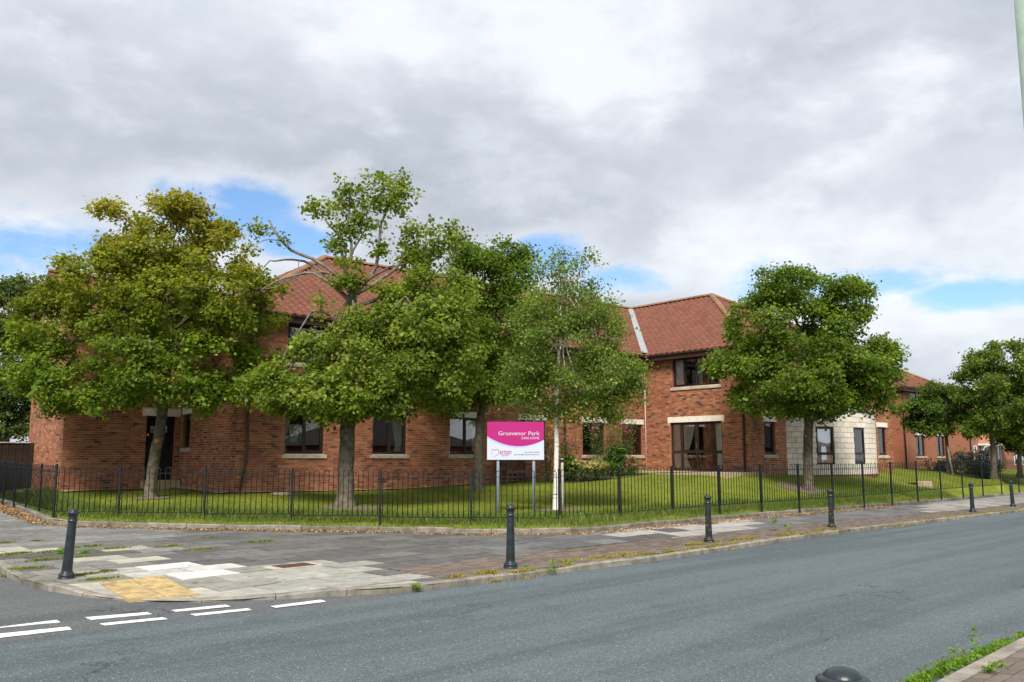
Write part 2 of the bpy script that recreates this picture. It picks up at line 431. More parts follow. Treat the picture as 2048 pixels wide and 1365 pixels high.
# ------------------------------------------------------------------ building frame: u along the road front, v away from it
BA = math.radians(40.9)
A0 = Vector((-8.18, 25.6))
UX = Vector((math.cos(BA), math.sin(BA))); VX = Vector((-math.sin(BA), math.cos(BA)))
def uvw(u, v): return A0 + UX*u + VX*v
def to_uv(x, y):
    d = Vector((x, y)) - A0
    return d.dot(UX), d.dot(VX)

# ------------------------------------------------------------------ setting outlines, from the photograph onto the ground they lie on
KERB = 0.09                                             # road lies this far below the pavement
fk_px = [(0, 1141), (34, 1168), (99, 1183), (164, 1194), (267, 1204), (342, 1205.5), (444, 1204), (547, 1199), (700, 1192), (819, 1185),
         (942, 1171), (1113, 1149), (1300, 1125), (1483, 1097), (1665, 1069), (1848, 1048), (2048, 1024)]
FK = [G(x, y, -KERB).xy for x, y in fk_px]
bk_px = [(0, 1007), (45, 1025), (92, 1046), (120, 1050), (164, 1051.5), (342, 1057), (547, 1060.5), (700, 1062.5), (839, 1064.5), (1010, 1068), (1133, 1067.5),
         (1215, 1063), (1300, 1053.5), (1483, 1037), (1629, 1024.5), (1848, 1007), (2048, 989)]
BK = [G(x, y).xy for x, y in bk_px]
def tangent_extend(pl, d_end, n_end, d_start, n_start):
    a = [pl[0] + d_start*n_start] + list(pl) + [pl[-1] + d_end*n_end]
    return a
rdir = (FK[-1]-FK[-6]).normalized()                     # direction of the main road
sdirv = VX.copy()
FK = tangent_extend(FK, rdir, 90, (FK[0]-FK[1]).normalized()*.4 + sdirv*.6, 30)
BK = tangent_extend(BK, rdir, 90, VX, 30)
def resample(pl, step, until=1e9):
    out = [pl[0].copy()]; acc = 0.0; tot = 0.0
    for a, b in zip(pl[:-1], pl[1:]):
        L = (b-a).length; t = step-acc
        while t <= L and tot < until:
            out.append(a + (b-a)*(t/L)); t += step; tot += step
        acc = L-(t-step)
    return out
def smooth_pl(pl, it=2):
    for _ in range(it):
        q = [pl[0]]
        for a, b in zip(pl[:-1], pl[1:]): q += [a*.75+b*.25, a*.25+b*.75]
        q.append(pl[-1]); pl = q
    return pl
FKs = smooth_pl(FK); BKs = smooth_pl(BK)
def nearest(pl, p):
    best = (1e9, None, None)
    for a, b in zip(pl[:-1], pl[1:]):
        d = b-a; L2 = d.length_squared
        if L2 < 1e-12: continue
        t = max(0, min(1, (p-a).dot(d)/L2)); q = a+d*t; e = (p-q).length
        if e < best[0]: best = (e, q, d.normalized())
    return best
def side(pl, p):
    """signed distance to a polyline running left to right: positive beyond it (away from the road)"""
    e, q, d = nearest(pl, p)
    n = Vector((-d.y, d.x))
    return e if (p-q).dot(n) > 0 else -e
DROP_C = G(310, 1195).xy
def dip(x, y):                                          # the dropped kerb at the crossing
    d = (Vector((x, y))-DROP_C).length
    t = max(0.0, min(1.0, (2.3-d)/1.5)); t = t*t*(3-2*t)
    return .062*t
def pz(x, y): return gz(x, y) - dip(x, y)

# ground to the horizon, main road, side road
mb = MB()
xs = [-700, -120, -60, -30, -12, 0, 12, 30, 60, 120, 700]; ys = [-300, -60, 0, 20, 40, 60, 90, 150, 300, 900]
for i in range(len(xs)-1):
    for j in range(len(ys)-1):
        q = [(xs[i], ys[j]), (xs[i+1], ys[j]), (xs[i+1], ys[j+1]), (xs[i], ys[j+1])]
        mb.quad(*[(x, y, gz(x, y)-.30) for x, y in q])
tag(mb.build('ground', M['far_ground']), kind='structure')

def sheet(name, poly, material, dz, cell=None):
    mb = MB(); mb.poly([(p[0], p[1], gz(p[0], p[1])+dz) for p in poly])
    return tag(mb.build(name, material), kind='structure')
# main road: a long band between the kerb line of the far pavement and the near pavement
rn = Vector((rdir.y, -rdir.x))                          # across the road, towards the camera
seam_px = [(0, 1290), (335, 1243), (512, 1226), (700, 1212)]
seam = [G(x, y, -KERB).xy for x, y in seam_px]
near_k = [G(1862, 1367, 0).xy, G(2050, 1271, 0).xy]
ndir = (near_k[1]-near_k[0]).normalized()
NK0 = near_k[0]-ndir*40; NK1 = near_k[1]+ndir*130
k0 = G(860, 1192, -KERB).xy
sdir2 = (seam[2]-seam[0]).normalized()
far_edge = [p for p in FKs if (p-FK[11]).dot(rdir) > 0]
road_poly = [NK0, NK1] + [p+rn*-.05 for p in reversed(far_edge)] + [G(819, 1187, -KERB).xy, seam[3], seam[2], seam[1], seam[0], seam[0]-sdir2*40]
mb = MB()
# strip triangulated between near kerb and far side
far_side = list(reversed(road_poly[2:]))
for a, b in zip(far_side[:-1], far_side[1:]):
    def foot(p):
        return NK0 + ndir*((p-NK0).dot(ndir))
    pa, pb = foot(a), foot(b)
    mb.quad((pa.x, pa.y, gz(*pa)-KERB), (pb.x, pb.y, gz(*pb)-KERB), (b.x, b.y, gz(*b)-KERB), (a.x, a.y, gz(*a)-KERB))
tag(mb.build('road', M['road']), kind='structure')
# side road: darker asphalt left of the corner, 4 mm under the main surface where they meet
sp = [seam[0]-sdir2*40, seam[0]-sdir2*40+VX*60, FK[0]+Vector((.3, 0)), *[p+(Vector((0, .12))) for p in FKs if p.x < FK[12].x][1:], G(900, 1192, -KERB).xy, seam[3]+rn*.2, seam[2]+rn*.2, seam[1]+rn*.2, seam[0]+rn*.2, seam[0]-sdir2*40+rn*.2]
sheet('side_road', sp, M['side_road'], -KERB-.004)

# give-way lines, worn white paint
def zpx(x, y): return (x/2.926, 980+y/2.926)
dashes = [[(-150, 800), (335, 764), (352, 778), (-150, 824)], [(497, 748), (865, 718), (890, 730), (530, 764)], [(1000, 707), (1320, 674), (1352, 686), (1030, 716)],
          [(1580, 683), (1880, 645), (1910, 657), (1615, 693)], [(-150, 860), (400, 803), (424, 820), (-150, 886)], [(580, 785), (950, 748), (984, 759), (612, 797)],
          [(1112, 730), (1450, 695), (1475, 706), (1145, 740)]]
rm = empty('give_way_marking', (0, 0, 0)); tag(rm, kind='structure')
for i, q in enumerate(dashes):
    mb = MB(); pts = [G(*zpx(*p), -KERB) for p in q]
    up = .005
    ring = []
    for a, b in zip(pts, pts[1:]+pts[:1]):
        for t in np.linspace(0, 1, 12, endpoint=False):
            p = a.lerp(b, t); ring.append((p.x+rnd.uniform(-.006, .006), p.y+rnd.uniform(-.006, .006), p.z+up))
    mb.poly(list(reversed(ring)))
    mb.build('dash', M['line'], rm)

# lawn: a smooth surface through heights measured along the fence and at the foot of the walls
ctl = []
for p in resample(BK, 2.2, 90): 
    ctl.append((p.x, p.y, gz(*p)+.12))
fence_mid = [(115, 21.0, .32), (243, 21.1, .27), (413, 21.0, .27), (586, 20.9, .22), (762, 20.7, .20), (943, 20.4, .17), (1118, 20.15, .22)]
for px, Y, z in fence_mid: ctl.append(((px-CX)/1734*Y, Y, z))
P0 = Vector(((1118-CX)/1734*20.15, 20.15))
FDIR = Vector((math.sin(math.radians(48.6)), math.cos(math.radians(48.6))))
for t, z in ((4, .27), (8, .30), (13.7, .28), (18.9, .37), (25, .42), (32, .45), (45, .4)):
    p = P0+FDIR*t; ctl.append((p.x, p.y, z))
for u, v, z in ((-3.7, 4.4, .63), (-3.7, 9, .66), (-1.5, 4.4, .64), (0, 0, .62), (0, 4.4, .68), (3, -.05, .60), (6, -.05, .60), (9, 0, .70), (11.5, 0, .79), (15, 0, .98),
                (15.9, -2.4, 1.0), (15.9, -.3, 1.02), (15.9, -5.0, .99), (17.2, -6.2, .98), (17.2, -3, 1.02), (18.5, -5.4, 1.02), (20.9, -5.5, .96), (24.6, -6.9, .86), (28.3, -5.5, .98), (30.3, -5.4, 1.05), (35, -3, .95), (41, -3.4, .85), (44, -.5, .95), (50.4, -.5, .8), (60, -3, .6),
                (32, -7.5, .62), (36, -8, .6), (23, -9.0, .45), (12, -6, .45), (7, -5.2, .36), (3, -4, .36), (-8, 8, .6), (-6, 12, .6)):
    p = uvw(u, v); ctl.append((p.x, p.y, z))
ctl = np.array(ctl)
def _phi(r): return np.sqrt(r*r+.02)
_K = _phi(np.linalg.norm(ctl[:, None, :2]-ctl[None, :, :2], axis=2)) + np.eye(len(ctl))*-.03
_Pm = np.c_[np.ones(len(ctl)), ctl[:, :2]]
_A = np.block([[_K, _Pm], [_Pm.T, np.zeros((3, 3))]])
_w = np.linalg.solve(_A, np.r_[ctl[:, 2], np.zeros(3)])
def lz(x, y):
    r = np.hypot(ctl[:, 0]-x, ctl[:, 1]-y)
    return float(_phi(r) @ _w[:-3] + _w[-3] + _w[-2]*x + _w[-1]*y)
def LW(px, py):
    """pixel onto the lawn"""
    d = ray(px, py); t = 20.0/d.y; p = None
    for _ in range(60):
        p = Vector((d.x*t, d.y*t, H+d.z*t)); e = p.z-lz(p.x, p.y)
        t *= 1 + .35*e/max(.3, H-p.z)
    return p
def lawn_ok(p): return side(BKs, p) > .10
st = .45
mb = MB(); grid = {}; vid = {}
us = np.arange(-9, 62, .6); vs = np.arange(-14.5, 14, .45)
def lv(i, j):
    if (i, j) in vid: return vid[(i, j)]
    p = uvw(us[i], vs[j]); s_ = side(BKs, p)
    if s_ < .62:
        e, q, d = nearest(BKs, p); n = Vector((-d.y, d.x)); p = q+n*.62
    z = lz(p.x, p.y)
    mb.v.append((p.x, p.y, z)); vid[(i, j)] = len(mb.v)-1; grid[(i, j)] = s_
    return vid[(i, j)]
for i in range(len(us)-1):
    for j in range(len(vs)-1):
        q = [(i, j), (i+1, j), (i+1, j+1), (i, j+1)]
        ids = [lv(*a) for a in q]
        if all(grid[a] < .62 for a in q): continue
        mb.f.append(tuple(ids)); mb.c.append(None)
def bank(p, o):
    t = min(1, max(0, o/.66)); t = t*t*(3-2*t); a = gz(p[0], p[1])+.085
    return a+(lz(p[0], p[1])-a)*t
vr = resample(BKs, .4, 110)
for a, b in zip(vr[:-1], vr[1:]):
    da = nearest(BKs, a)[2]; db = nearest(BKs, b)[2]; na, nb_ = Vector((-da.y, da.x)), Vector((-db.y, db.x))
    for o0, o1 in ((.07, .2), (.2, .4), (.4, .68)):
        q = [a+na*o0, b+nb_*o0, b+nb_*o1, a+na*o1]
        mb.quad(*[(p.x, p.y, bank(p, o)+(.004 if o > .6 else 0)) for p, o in zip(q, (o0, o0, o1, o1))])
lawn = mb.build('lawn', M['lawn'], smooth_=True); tag(lawn, kind='structure')

# ------------------------------------------------------------------ far pavement: slabs, block strip, kerbs
def clip(poly, p, n):
    """keep the part of a convex polygon where (q-p).n >= 0"""
    out = []
    for a, b in zip(poly, poly[1:]+poly[:1]):
        da, db = (a-p).dot(n), (b-p).dot(n)
        if da >= 0: out.append(a)
        if (da > 0) != (db > 0) and abs(da-db) > 1e-9: out.append(a+(b-a)*(da/(da-db)))
    return out
pave = empty('pavement', (0, 0, 0)); tag(pave, kind='structure')
# bedding under the slabs
mb = MB()
fr = resample(FKs, .5, 75)
for a, b in zip(fr[:-1], fr[1:]):
    def back(p):
        e, q, d = nearest(BKs, p); return q
    A_, B_ = back(a), back(b)
    na = 10
    for k in range(na):
        t0, t1 = k/na, (k+1)/na
        q = [a.lerp(A_, t0), b.lerp(B_, t0), b.lerp(B_, t1), a.lerp(A_, t1)]
        mb.quad(*[(p.x, p.y, pz(p.x, p.y)-.014) for p in q])
mb.build('bedding', M['joint'], pave)
strip_px = [(771, 1139), (1010, 1111.5), (1300, 1080), (1501, 1060.5), (1665, 1042), (1939, 1018.5)]
STRIP = [G(*p).xy for p in strip_px]; STRIP.append(STRIP[-1]+rdir*60)
strip_dir = (STRIP[3]-STRIP[0]).normalized()
STRIP[0] = STRIP[0]-strip_dir*.0
ga = math.atan2(rdir.y, rdir.x); gx = Vector((math.cos(ga), math.sin(ga))); gy = Vector((-gx.y, gx.x))
org = G(771, 1139).xy
tac_px = [(196, 1165), (325, 1152), (402, 1181), (258, 1191)]
tac_poly = [G(*p).xy for p in tac_px]
def in_poly(p, poly):
    c = False; n = len(poly)
    for i in range(n):
        a, b = poly[i], poly[(i+1) % n]
        if (a.y > p.y) != (b.y > p.y) and p.x < (b.x-a.x)*(p.y-a.y)/(b.y-a.y)+a.x: c = not c
    return c
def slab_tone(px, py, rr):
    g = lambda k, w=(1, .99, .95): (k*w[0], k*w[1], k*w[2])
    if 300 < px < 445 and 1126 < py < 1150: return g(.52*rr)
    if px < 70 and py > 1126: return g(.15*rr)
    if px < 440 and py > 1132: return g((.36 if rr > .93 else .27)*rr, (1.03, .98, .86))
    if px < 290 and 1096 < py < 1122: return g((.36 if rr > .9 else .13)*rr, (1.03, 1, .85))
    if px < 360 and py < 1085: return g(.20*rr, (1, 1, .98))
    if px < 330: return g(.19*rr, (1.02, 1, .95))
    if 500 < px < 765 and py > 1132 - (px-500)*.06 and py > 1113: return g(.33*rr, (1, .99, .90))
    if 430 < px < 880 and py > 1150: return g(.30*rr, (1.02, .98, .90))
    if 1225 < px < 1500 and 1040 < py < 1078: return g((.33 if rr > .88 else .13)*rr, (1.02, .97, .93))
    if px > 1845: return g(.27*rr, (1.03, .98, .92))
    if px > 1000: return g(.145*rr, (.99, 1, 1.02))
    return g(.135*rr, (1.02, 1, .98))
slabs = []
SW, SL = .60, .90
for r in range(-14, 40):
    for c in range(-30, 90):
        off = .45 if r % 2 else 0.0
        x0, y0 = c*SL+off+rnd.uniform(-.004, .004), r*SW
        g = .012
        poly = [org+gx*(x0+g)+gy*(y0+g), org+gx*(x0+SL-g)+gy*(y0+g), org+gx*(x0+SL-g)+gy*(y0+SW-g), org+gx*(x0+g)+gy*(y0+SW-g)]
        cen = (poly[0]+poly[2])/2
        if cen.y < 6: continue
        if side(FKs, cen) < -.5 or side(BKs, cen) > .5: continue
        full = True
        for pl, sg, offk in ((FKs, 1, .125), (BKs, -1, .0)):
            for tp in (cen, poly[0], poly[2]):
                e, q, d = nearest(pl, tp); n = Vector((-d.y, d.x))*sg
                if e < 1.2:
                    m = clip(poly, q+n*offk, n)
                    if len(m) != len(poly) or any((a-b).length > 1e-4 for a, b in zip(m, poly)): full = False
                    poly = m
                    if len(poly) < 3: break
            if len(poly) < 3: break
        if len(poly) < 3: continue
        # leave the block strip and the tactile panel free
        e, q, d = nearest(STRIP, cen)
        if (cen-STRIP[0]).dot(strip_dir) > -.6:
            n = Vector((-d.y, d.x)); m = clip(poly, q, n); m2 = []
            if (cen-STRIP[0]).dot(strip_dir) < .6:            # the strip starts here: keep the part left of it as well
                m2 = clip(poly, q, -n); m2 = clip(m2, STRIP[0], -strip_dir) if len(m2) >= 3 else []
            if len(m2) >= 3: slabs.append((cen.length, m2, cen, .1))
            if len(m) < 3: continue
            poly = m; full = False
        if all(in_poly(q_, tac_poly) for q_ in poly): continue
        ar = 0.5*abs(sum(a.x*b.y-b.x*a.y for a, b in zip(poly, poly[1:]+poly[:1])))
        if ar < .02: continue
        slabs.append((cen.length, poly, cen, ar))
slabs.sort(key=lambda s_: s_[0])
rest = MB()
for i, (d, poly, cen, ar) in enumerate(slabs):
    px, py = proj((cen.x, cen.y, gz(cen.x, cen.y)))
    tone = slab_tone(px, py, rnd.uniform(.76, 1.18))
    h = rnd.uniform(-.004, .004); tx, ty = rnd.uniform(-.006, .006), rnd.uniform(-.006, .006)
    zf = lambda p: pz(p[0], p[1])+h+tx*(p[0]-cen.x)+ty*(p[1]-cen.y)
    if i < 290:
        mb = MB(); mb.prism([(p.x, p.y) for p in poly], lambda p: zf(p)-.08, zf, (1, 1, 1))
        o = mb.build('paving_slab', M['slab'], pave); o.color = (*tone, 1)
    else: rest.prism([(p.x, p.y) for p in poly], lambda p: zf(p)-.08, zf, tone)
tag(rest.build('paving_slabs_beyond', M['slab'], pave), kind='stuff')
# tactile panel: four buff slabs with rows of blisters
tq = tac_poly
for i in range(2):
    for j in range(2):
        def bil(s, t): return (tq[0].lerp(tq[1], s)).lerp(tq[3].lerp(tq[2], s), t)
        q = [bil((i+.018)/2, (j+.02)/2), bil((i+.982)/2, (j+.02)/2), bil((i+.982)/2, (j+.98)/2), bil((i+.018)/2, (j+.98)/2)]
        q = list(reversed(q))
        mb = MB(); mb.prism([(p.x, p.y) for p in q], lambda p: pz(p[0], p[1])-.03, lambda p: pz(p[0], p[1])+.0125)
        for a in range(6):
            for b in range(6):
                p = q[0].lerp(q[1], (a+.5)/6).lerp(q[3].lerp(q[2], (a+.5)/6), (b+.5)/6)
                z = pz(p.x, p.y)+.0125; r = .019
                ring0 = [(p.x+r*math.cos(k*1.047), p.y+r*math.sin(k*1.047), z) for k in range(6)]
                ring1 = [(p.x+r*.6*math.cos(k*1.047), p.y+r*.6*math.sin(k*1.047), z+.006) for k in range(6)]
                n0 = len(mb.v); mb.v += ring0+ring1
                for k in range(6): mb.f.append((n0+k, n0+(k+1) % 6, n0+6+(k+1) % 6, n0+6+k)); mb.c.append(None)
                mb.f.append(tuple(n0+6+k for k in range(6))); mb.c.append(None)
        o = mb.build('tactile_slab', M['tactile'], pave); kx = rnd.uniform(.85, 1.1); o.color = (kx, kx, kx, 1)
# block strip between slabs and kerb
blocks = []
for r in range(-40, 20):
    for c in range(-6, 260):
        x0 = c*.205+(.1025 if r % 2 else 0); y0 = r*.105
        cen = org+gx*(x0+.1)+gy*(y0+.05)
        if side(STRIP, cen) > -.04 or (cen-STRIP[0]).dot(strip_dir) < .05: continue
        if side(FKs, cen) < .17: continue
        blocks.append((cen.length, cen))
blocks.sort(key=lambda b: b[0])
bmsh = MB(); bmsh.box(-.0985, .0985, -.0485, .0485, -.05, 0, (1, 1, 1), skip=('b',)); bme = bmsh.mesh('paving_block', M['paver'])
rest = MB()
for i, (d, cen) in enumerate(blocks):
    k = rnd.uniform(.72, 1.2); tone = (.185*k, .142*k*rnd.uniform(.96, 1.06), .120*k)
    if rnd.random() < .2: tone = (.17*k, .145*k, .125*k)
    z = gz(*cen)+rnd.uniform(-.003, .003)
    if i < 300:
        o = link('paving_block', bme, pave, (cen.x, cen.y, z)); o.rotation_euler = (-.0065*gx.y*0, 0, ga); o.color = (*tone, 1)
    else:
        q = [cen+gx*a+gy*b for a, b in ((-.0985, -.0485), (.0985, -.0485), (.0985, .0485), (-.0985, .0485))]
        rest.hexa([(p.x, p.y, z-.05) for p in q]+[(p.x, p.y, z) for p in q], tone, skip=('b',))
tag(rest.build('paving_blocks_beyond', M['paver'], pave), kind='stuff')
# kerb stones: road kerb and the back edging of the verge
def kerb_run(name, pl, length, width, z_top, z_bot, n_ind, jitter, tone):
    root = empty(name, (0, 0, 0)); tag(root, kind='structure')
    pts = resample(pl, length, 140)
    segs = [(0.5*(a+b)).length for a, b in zip(pts[:-1], pts[1:])]
    order = sorted(range(len(segs)), key=lambda i: segs[i]); near = set(order[:n_ind]); rest = MB()
    for i, (a, b) in enumerate(zip(pts[:-1], pts[1:])):
        d = (b-a).normalized(); n = Vector((-d.y, d.x))
        jz = rnd.uniform(-jitter, jitter); a2, b2 = a+d*.005, b-d*.005
        j1, j2 = rnd.uniform(-jitter, jitter)*1.2, rnd.uniform(-jitter, jitter)*1.2
        mb = MB() if i in near else rest
        W0, W1 = width
        ch = .018
        sect = [(W0, z_bot), (W0, -ch), (W0+ch, 0), (W1, 0), (W1, z_bot)]
        rings = []
        ns = 5
        for k in range(ns+1):
            p = a2.lerp(b2, k/ns); zt = z_top(p.x, p.y)+jz+rnd.uniform(-.003, .003); jj = j1+(j2-j1)*k/ns
            rings.append([(p.x+n.x*(o_+jj*(o_ < .1)+rnd.uniform(-.003, .003)), p.y+n.y*(o_+jj*(o_ < .1)), (zt+h_+rnd.uniform(-.003, .003)) if h_ > z_bot else gz(p.x, p.y)+z_bot) for o_, h_ in sect])
        for r0, r1 in zip(rings[:-1], rings[1:]):
            for q in range(len(sect)-1):
                mb.quad(r0[q], r1[q], r1[q+1], r0[q+1])
        mb.poly(list(reversed(rings[0]))); mb.poly(rings[-1])
        if i in near:
            o = mb.build('kerb_stone', M['kerb'], root); k = tone*rnd.uniform(.75, 1.2); o.color = (k, k*rnd.uniform(.96, 1), k*rnd.uniform(.92, 1), 1)
    tag(rest.build('kerb_stones_beyond', M['kerb'], root), kind='stuff') if rest.v else None
kerb_run('road_kerb', FKs, .91, (-.005, .128), lambda x, y: pz(x, y)+.003, -.2, 60, .006, 1.0)
kerb_run('verge_edging', BKs, .91, (0.0, .13), lambda x, y: gz(x, y)+.11, -.1, 70, .012, .85)

# near pavement at the camera's side: kerb stones and brick paving
npv = empty('near_pavement', (0, 0, 0)); tag(npv, kind='structure')
nn = Vector((ndir.y, -ndir.x))                         # away from the road, behind the camera
mb = MB()
for i in range(44):
    a = NK0+ndir*(i*4); b = NK0+ndir*(i*4+4)
    q = [a+nn*.1, b+nn*.1, b+nn*12, a+nn*12]; q = [q[0], q[3], q[2], q[1]]
    mb.quad(*[(p.x, p.y, gz(p.x, p.y)-.012) for p in q])
mb.build('bedding', M['joint'], npv)
kn = 0
base0 = (near_k[0]-NK0).dot(ndir)
for i in range(-7, 14):
    a = NK0+ndir*(base0+.35+i*.915); b = a+ndir*.905
    z0 = lambda p: gz(p[0], p[1])+.004
    mb = MB()
    ns = 6; rings = []
    for k in range(ns+1):
        p = a.lerp(b, k/ns)
        rings.append([((p+nn*o_).x+rnd.uniform(-.002, .002), (p+nn*o_).y+rnd.uniform(-.002, .002), gz(p.x, p.y)+.004+h_+rnd.uniform(-.0015, .0015)) for o_, h_ in ((0, -.2), (.0, -.02), (.012, -.004), (.02, 0), (.15, 0), (.15, -.1))])
    for r0, r1 in zip(rings[:-1], rings[1:]):
        for q in range(5): mb.quad(r1[q], r0[q], r0[q+1], r1[q+1])
    mb.poly(rings[0]); mb.poly(list(reversed(rings[-1])))
    o = mb.build('kerb_stone', M['kerb'], npv); k = rnd.uniform(.95, 1.25); o.color = (k, k*.97, k*.95, 1)
na_ = math.atan2(ndir.y, ndir.x)
nblk = []
for c in range(-40, 60):
    for r in range(0, 60):
        x0 = base0+c*.205+(.1025 if r % 2 else 0); y0 = .165+r*.105
        cen = NK0+ndir*(x0+.1)+nn*(y0+.05)
        if cen.y < .2: continue
        nblk.append((abs(cen.x-4.6)+abs(cen.y-7)*1.2, cen))
nblk.sort(key=lambda b: b[0]); rest = MB()
for i, (d, cen) in enumerate(nblk):
    k = rnd.uniform(.75, 1.15); tone = (.175*k, .142*k, .122*k); z = gz(*cen)+rnd.uniform(-.003, .003)
    if i < 290:
        o = link('paving_block', bme, npv, (cen.x, cen.y, z)); o.rotation_euler = (0, 0, na_); o.color = (*tone, 1)
    else:
        q = [cen+ndir*a+nn*b for a, b in ((-.0985, .0485), (.0985, .0485), (.0985, -.0485), (-.0985, -.0485))]
        rest.hexa([(p.x, p.y, z-.05) for p in q]+[(p.x, p.y, z) for p in q], tone, skip=('b',))
tag(rest.build('paving_blocks_behind', M['paver'], npv), kind='stuff')
# ------------------------------------------------------------------ the care home: one thing, its root at the corner of the long wall
home = empty('care_home', (A0.x, A0.y, 0), BA)
tag(home, 'two-storey red brick care home with brown tiled hipped roofs and dark brown window frames', 'building')
CAMU = to_uv(0, 0)
def BR(px, py, p0, n):
    """pixel -> building coordinates on the vertical plane through p0 (u,v) with normal n (u,v)"""
    d = ray(px, py); du = Vector((d.x, d.y)).dot(UX); dv = Vector((d.x, d.y)).dot(VX)
    t = ((p0[0]-CAMU[0])*n[0]+(p0[1]-CAMU[1])*n[1])/(du*n[0]+dv*n[1])
    return CAMU[0]+du*t, CAMU[1]+dv*t, H+d.z*t
class Wall:
    def __init__(s, p0, p1):
        s.p0 = Vector(p0); s.d = (Vector(p1)-s.p0); s.L = s.d.length; s.d.normalize()
        s.n = Vector((s.d.y, -s.d.x))                    # outward when the wall runs left to right seen from outside
    def pt(s, a, o, z): q = s.p0+s.d*a+s.n*o; return (q.x, q.y, z)
    def px(s, x, y):
        u, v, z = BR(x, y, s.p0, s.n); return (Vector((u, v))-s.p0).dot(s.d), z
    def bx(s, mb, a0, a1, o0, o1, z0, z1, col=None, skip=()):
        P = s.pt
        mb.hexa([P(a0, o1, z0), P(a1, o1, z0), P(a1, o0, z0), P(a0, o0, z0), P(a0, o1, z1), P(a1, o1, z1), P(a1, o0, z1), P(a0, o0, z1)], col, skip)
ZB, ZE = .15, 6.12
SILL, HEAD, FSILL, FHEAD = 1.77, 3.09, 4.62, 5.86
def brick_tone():
    r = rnd.random(); k = rnd.uniform(.78, 1.13)
    if r < .04: return (.11*k, .070*k, .064*k)
    if r < .12: return (.25*k, .092*k, .056*k)
    if r < .34: return (.45*k, .205*k, .105*k)
    if r < .66: return (.39*k, .158*k, .086*k)
    return (.34*k, .128*k, .072*k)
ALLB = []          # (distance, wall, a0, a1, z0, tone)
def brick_wall(w, name, openings, z0=ZB, z1=ZE, real=True, flush=()):
    """mortar bed with openings, laid brick by brick in front; openings: (a0,a1,z0,z1)"""
    xs = sorted({0.0, w.L, *[o[0] for o in openings], *[o[1] for o in openings]})
    zs = sorted({z0, z1, *[o[2] for o in openings], *[o[3] for o in openings]})
    mb = MB(); uvs = []
    def hole(a, z): return any(o[0] < a < o[1] and o[2] < z < o[3] for o in openings)
    dep = .0 if not real else -.008
    for i in range(len(xs)-1):
        for j in range(len(zs)-1):
            if hole((xs[i]+xs[i+1])/2, (zs[j]+zs[j+1])/2): continue
            mb.quad(w.pt(xs[i], dep, zs[j]), w.pt(xs[i+1], dep, zs[j]), w.pt(xs[i+1], dep, zs[j+1]), w.pt(xs[i], dep, zs[j+1]))
            uvs += [(xs[i], zs[j]), (xs[i+1], zs[j]), (xs[i+1], zs[j+1]), (xs[i], zs[j+1])]
    rvs = []
    for a0, a1, b0, b1 in openings:                       # reveals
        r = -.14; rv = MB(); ruv = []; rvs.append((rv, ruv))
        for q in ((w.pt(a0, dep, b0), w.pt(a0, dep, b1), w.pt(a0, r, b1), w.pt(a0, r, b0)), (w.pt(a1, dep, b1), w.pt(a1, dep, b0), w.pt(a1, r, b0), w.pt(a1, r, b1)),
                  (w.pt(a0, dep, b1), w.pt(a1, dep, b1), w.pt(a1, r, b1), w.pt(a0, r, b1)), (w.pt(a1, dep, b0), w.pt(a0, dep, b0), w.pt(a0, r, b0), w.pt(a1, r, b0))):
            rv.quad(*q); ruv += [(0, b0), (0, b1), (.14, b1), (.14, b0)]
    me = mb.mesh(name, M['mortar'] if real else M['brick_far'])
    ul = me.uv_layers.new(name='UVMap'); ul.data.foreach_set('uv', [c for p in uvs for c in p])
    o = link(name, me, home)
    for rv, ruv in rvs:
        rme = rv.mesh('reveal', M['brick_far']); rme.uv_layers.new(name='UVMap').data.foreach_set('uv', [c for p in ruv for c in p]); link('reveal', rme, o)
    if real:
        rows = int((z1-z0)/.075)
        for r in range(rows):
            za = z0+r*.075+.005; zb = za+.065; zm = (za+zb)/2
            spans = [(0.0, w.L)]
            for oo in list(openings)+list(flush):
                if oo[2]-.02 < zm < oo[3]+.02:
                    ns = []
                    for s0, s1 in spans:
                        if oo[1] <= s0 or oo[0] >= s1: ns.append((s0, s1)); continue
                        if oo[0] > s0: ns.append((s0, oo[0]))
                        if oo[1] < s1: ns.append((oo[1], s1))
                    spans = ns
            sh = .1125 if r % 2 else 0.0
            for s0, s1 in spans:
                k = math.floor((s0-sh)/.225)
                while True:
                    b0 = sh+k*.225+.005; b1 = b0+.215; k += 1
                    if b0 >= s1: break
                    c0, c1 = max(b0, s0), min(b1, s1)
                    if c1-c0 < .03: continue
                    p = w.pt((c0+c1)/2, 0, zm); wp = uvw(p[0], p[1])
                    ALLB.append((wp.length, w, c0, c1, za, brick_tone(), o))
    return o
parts_w = []
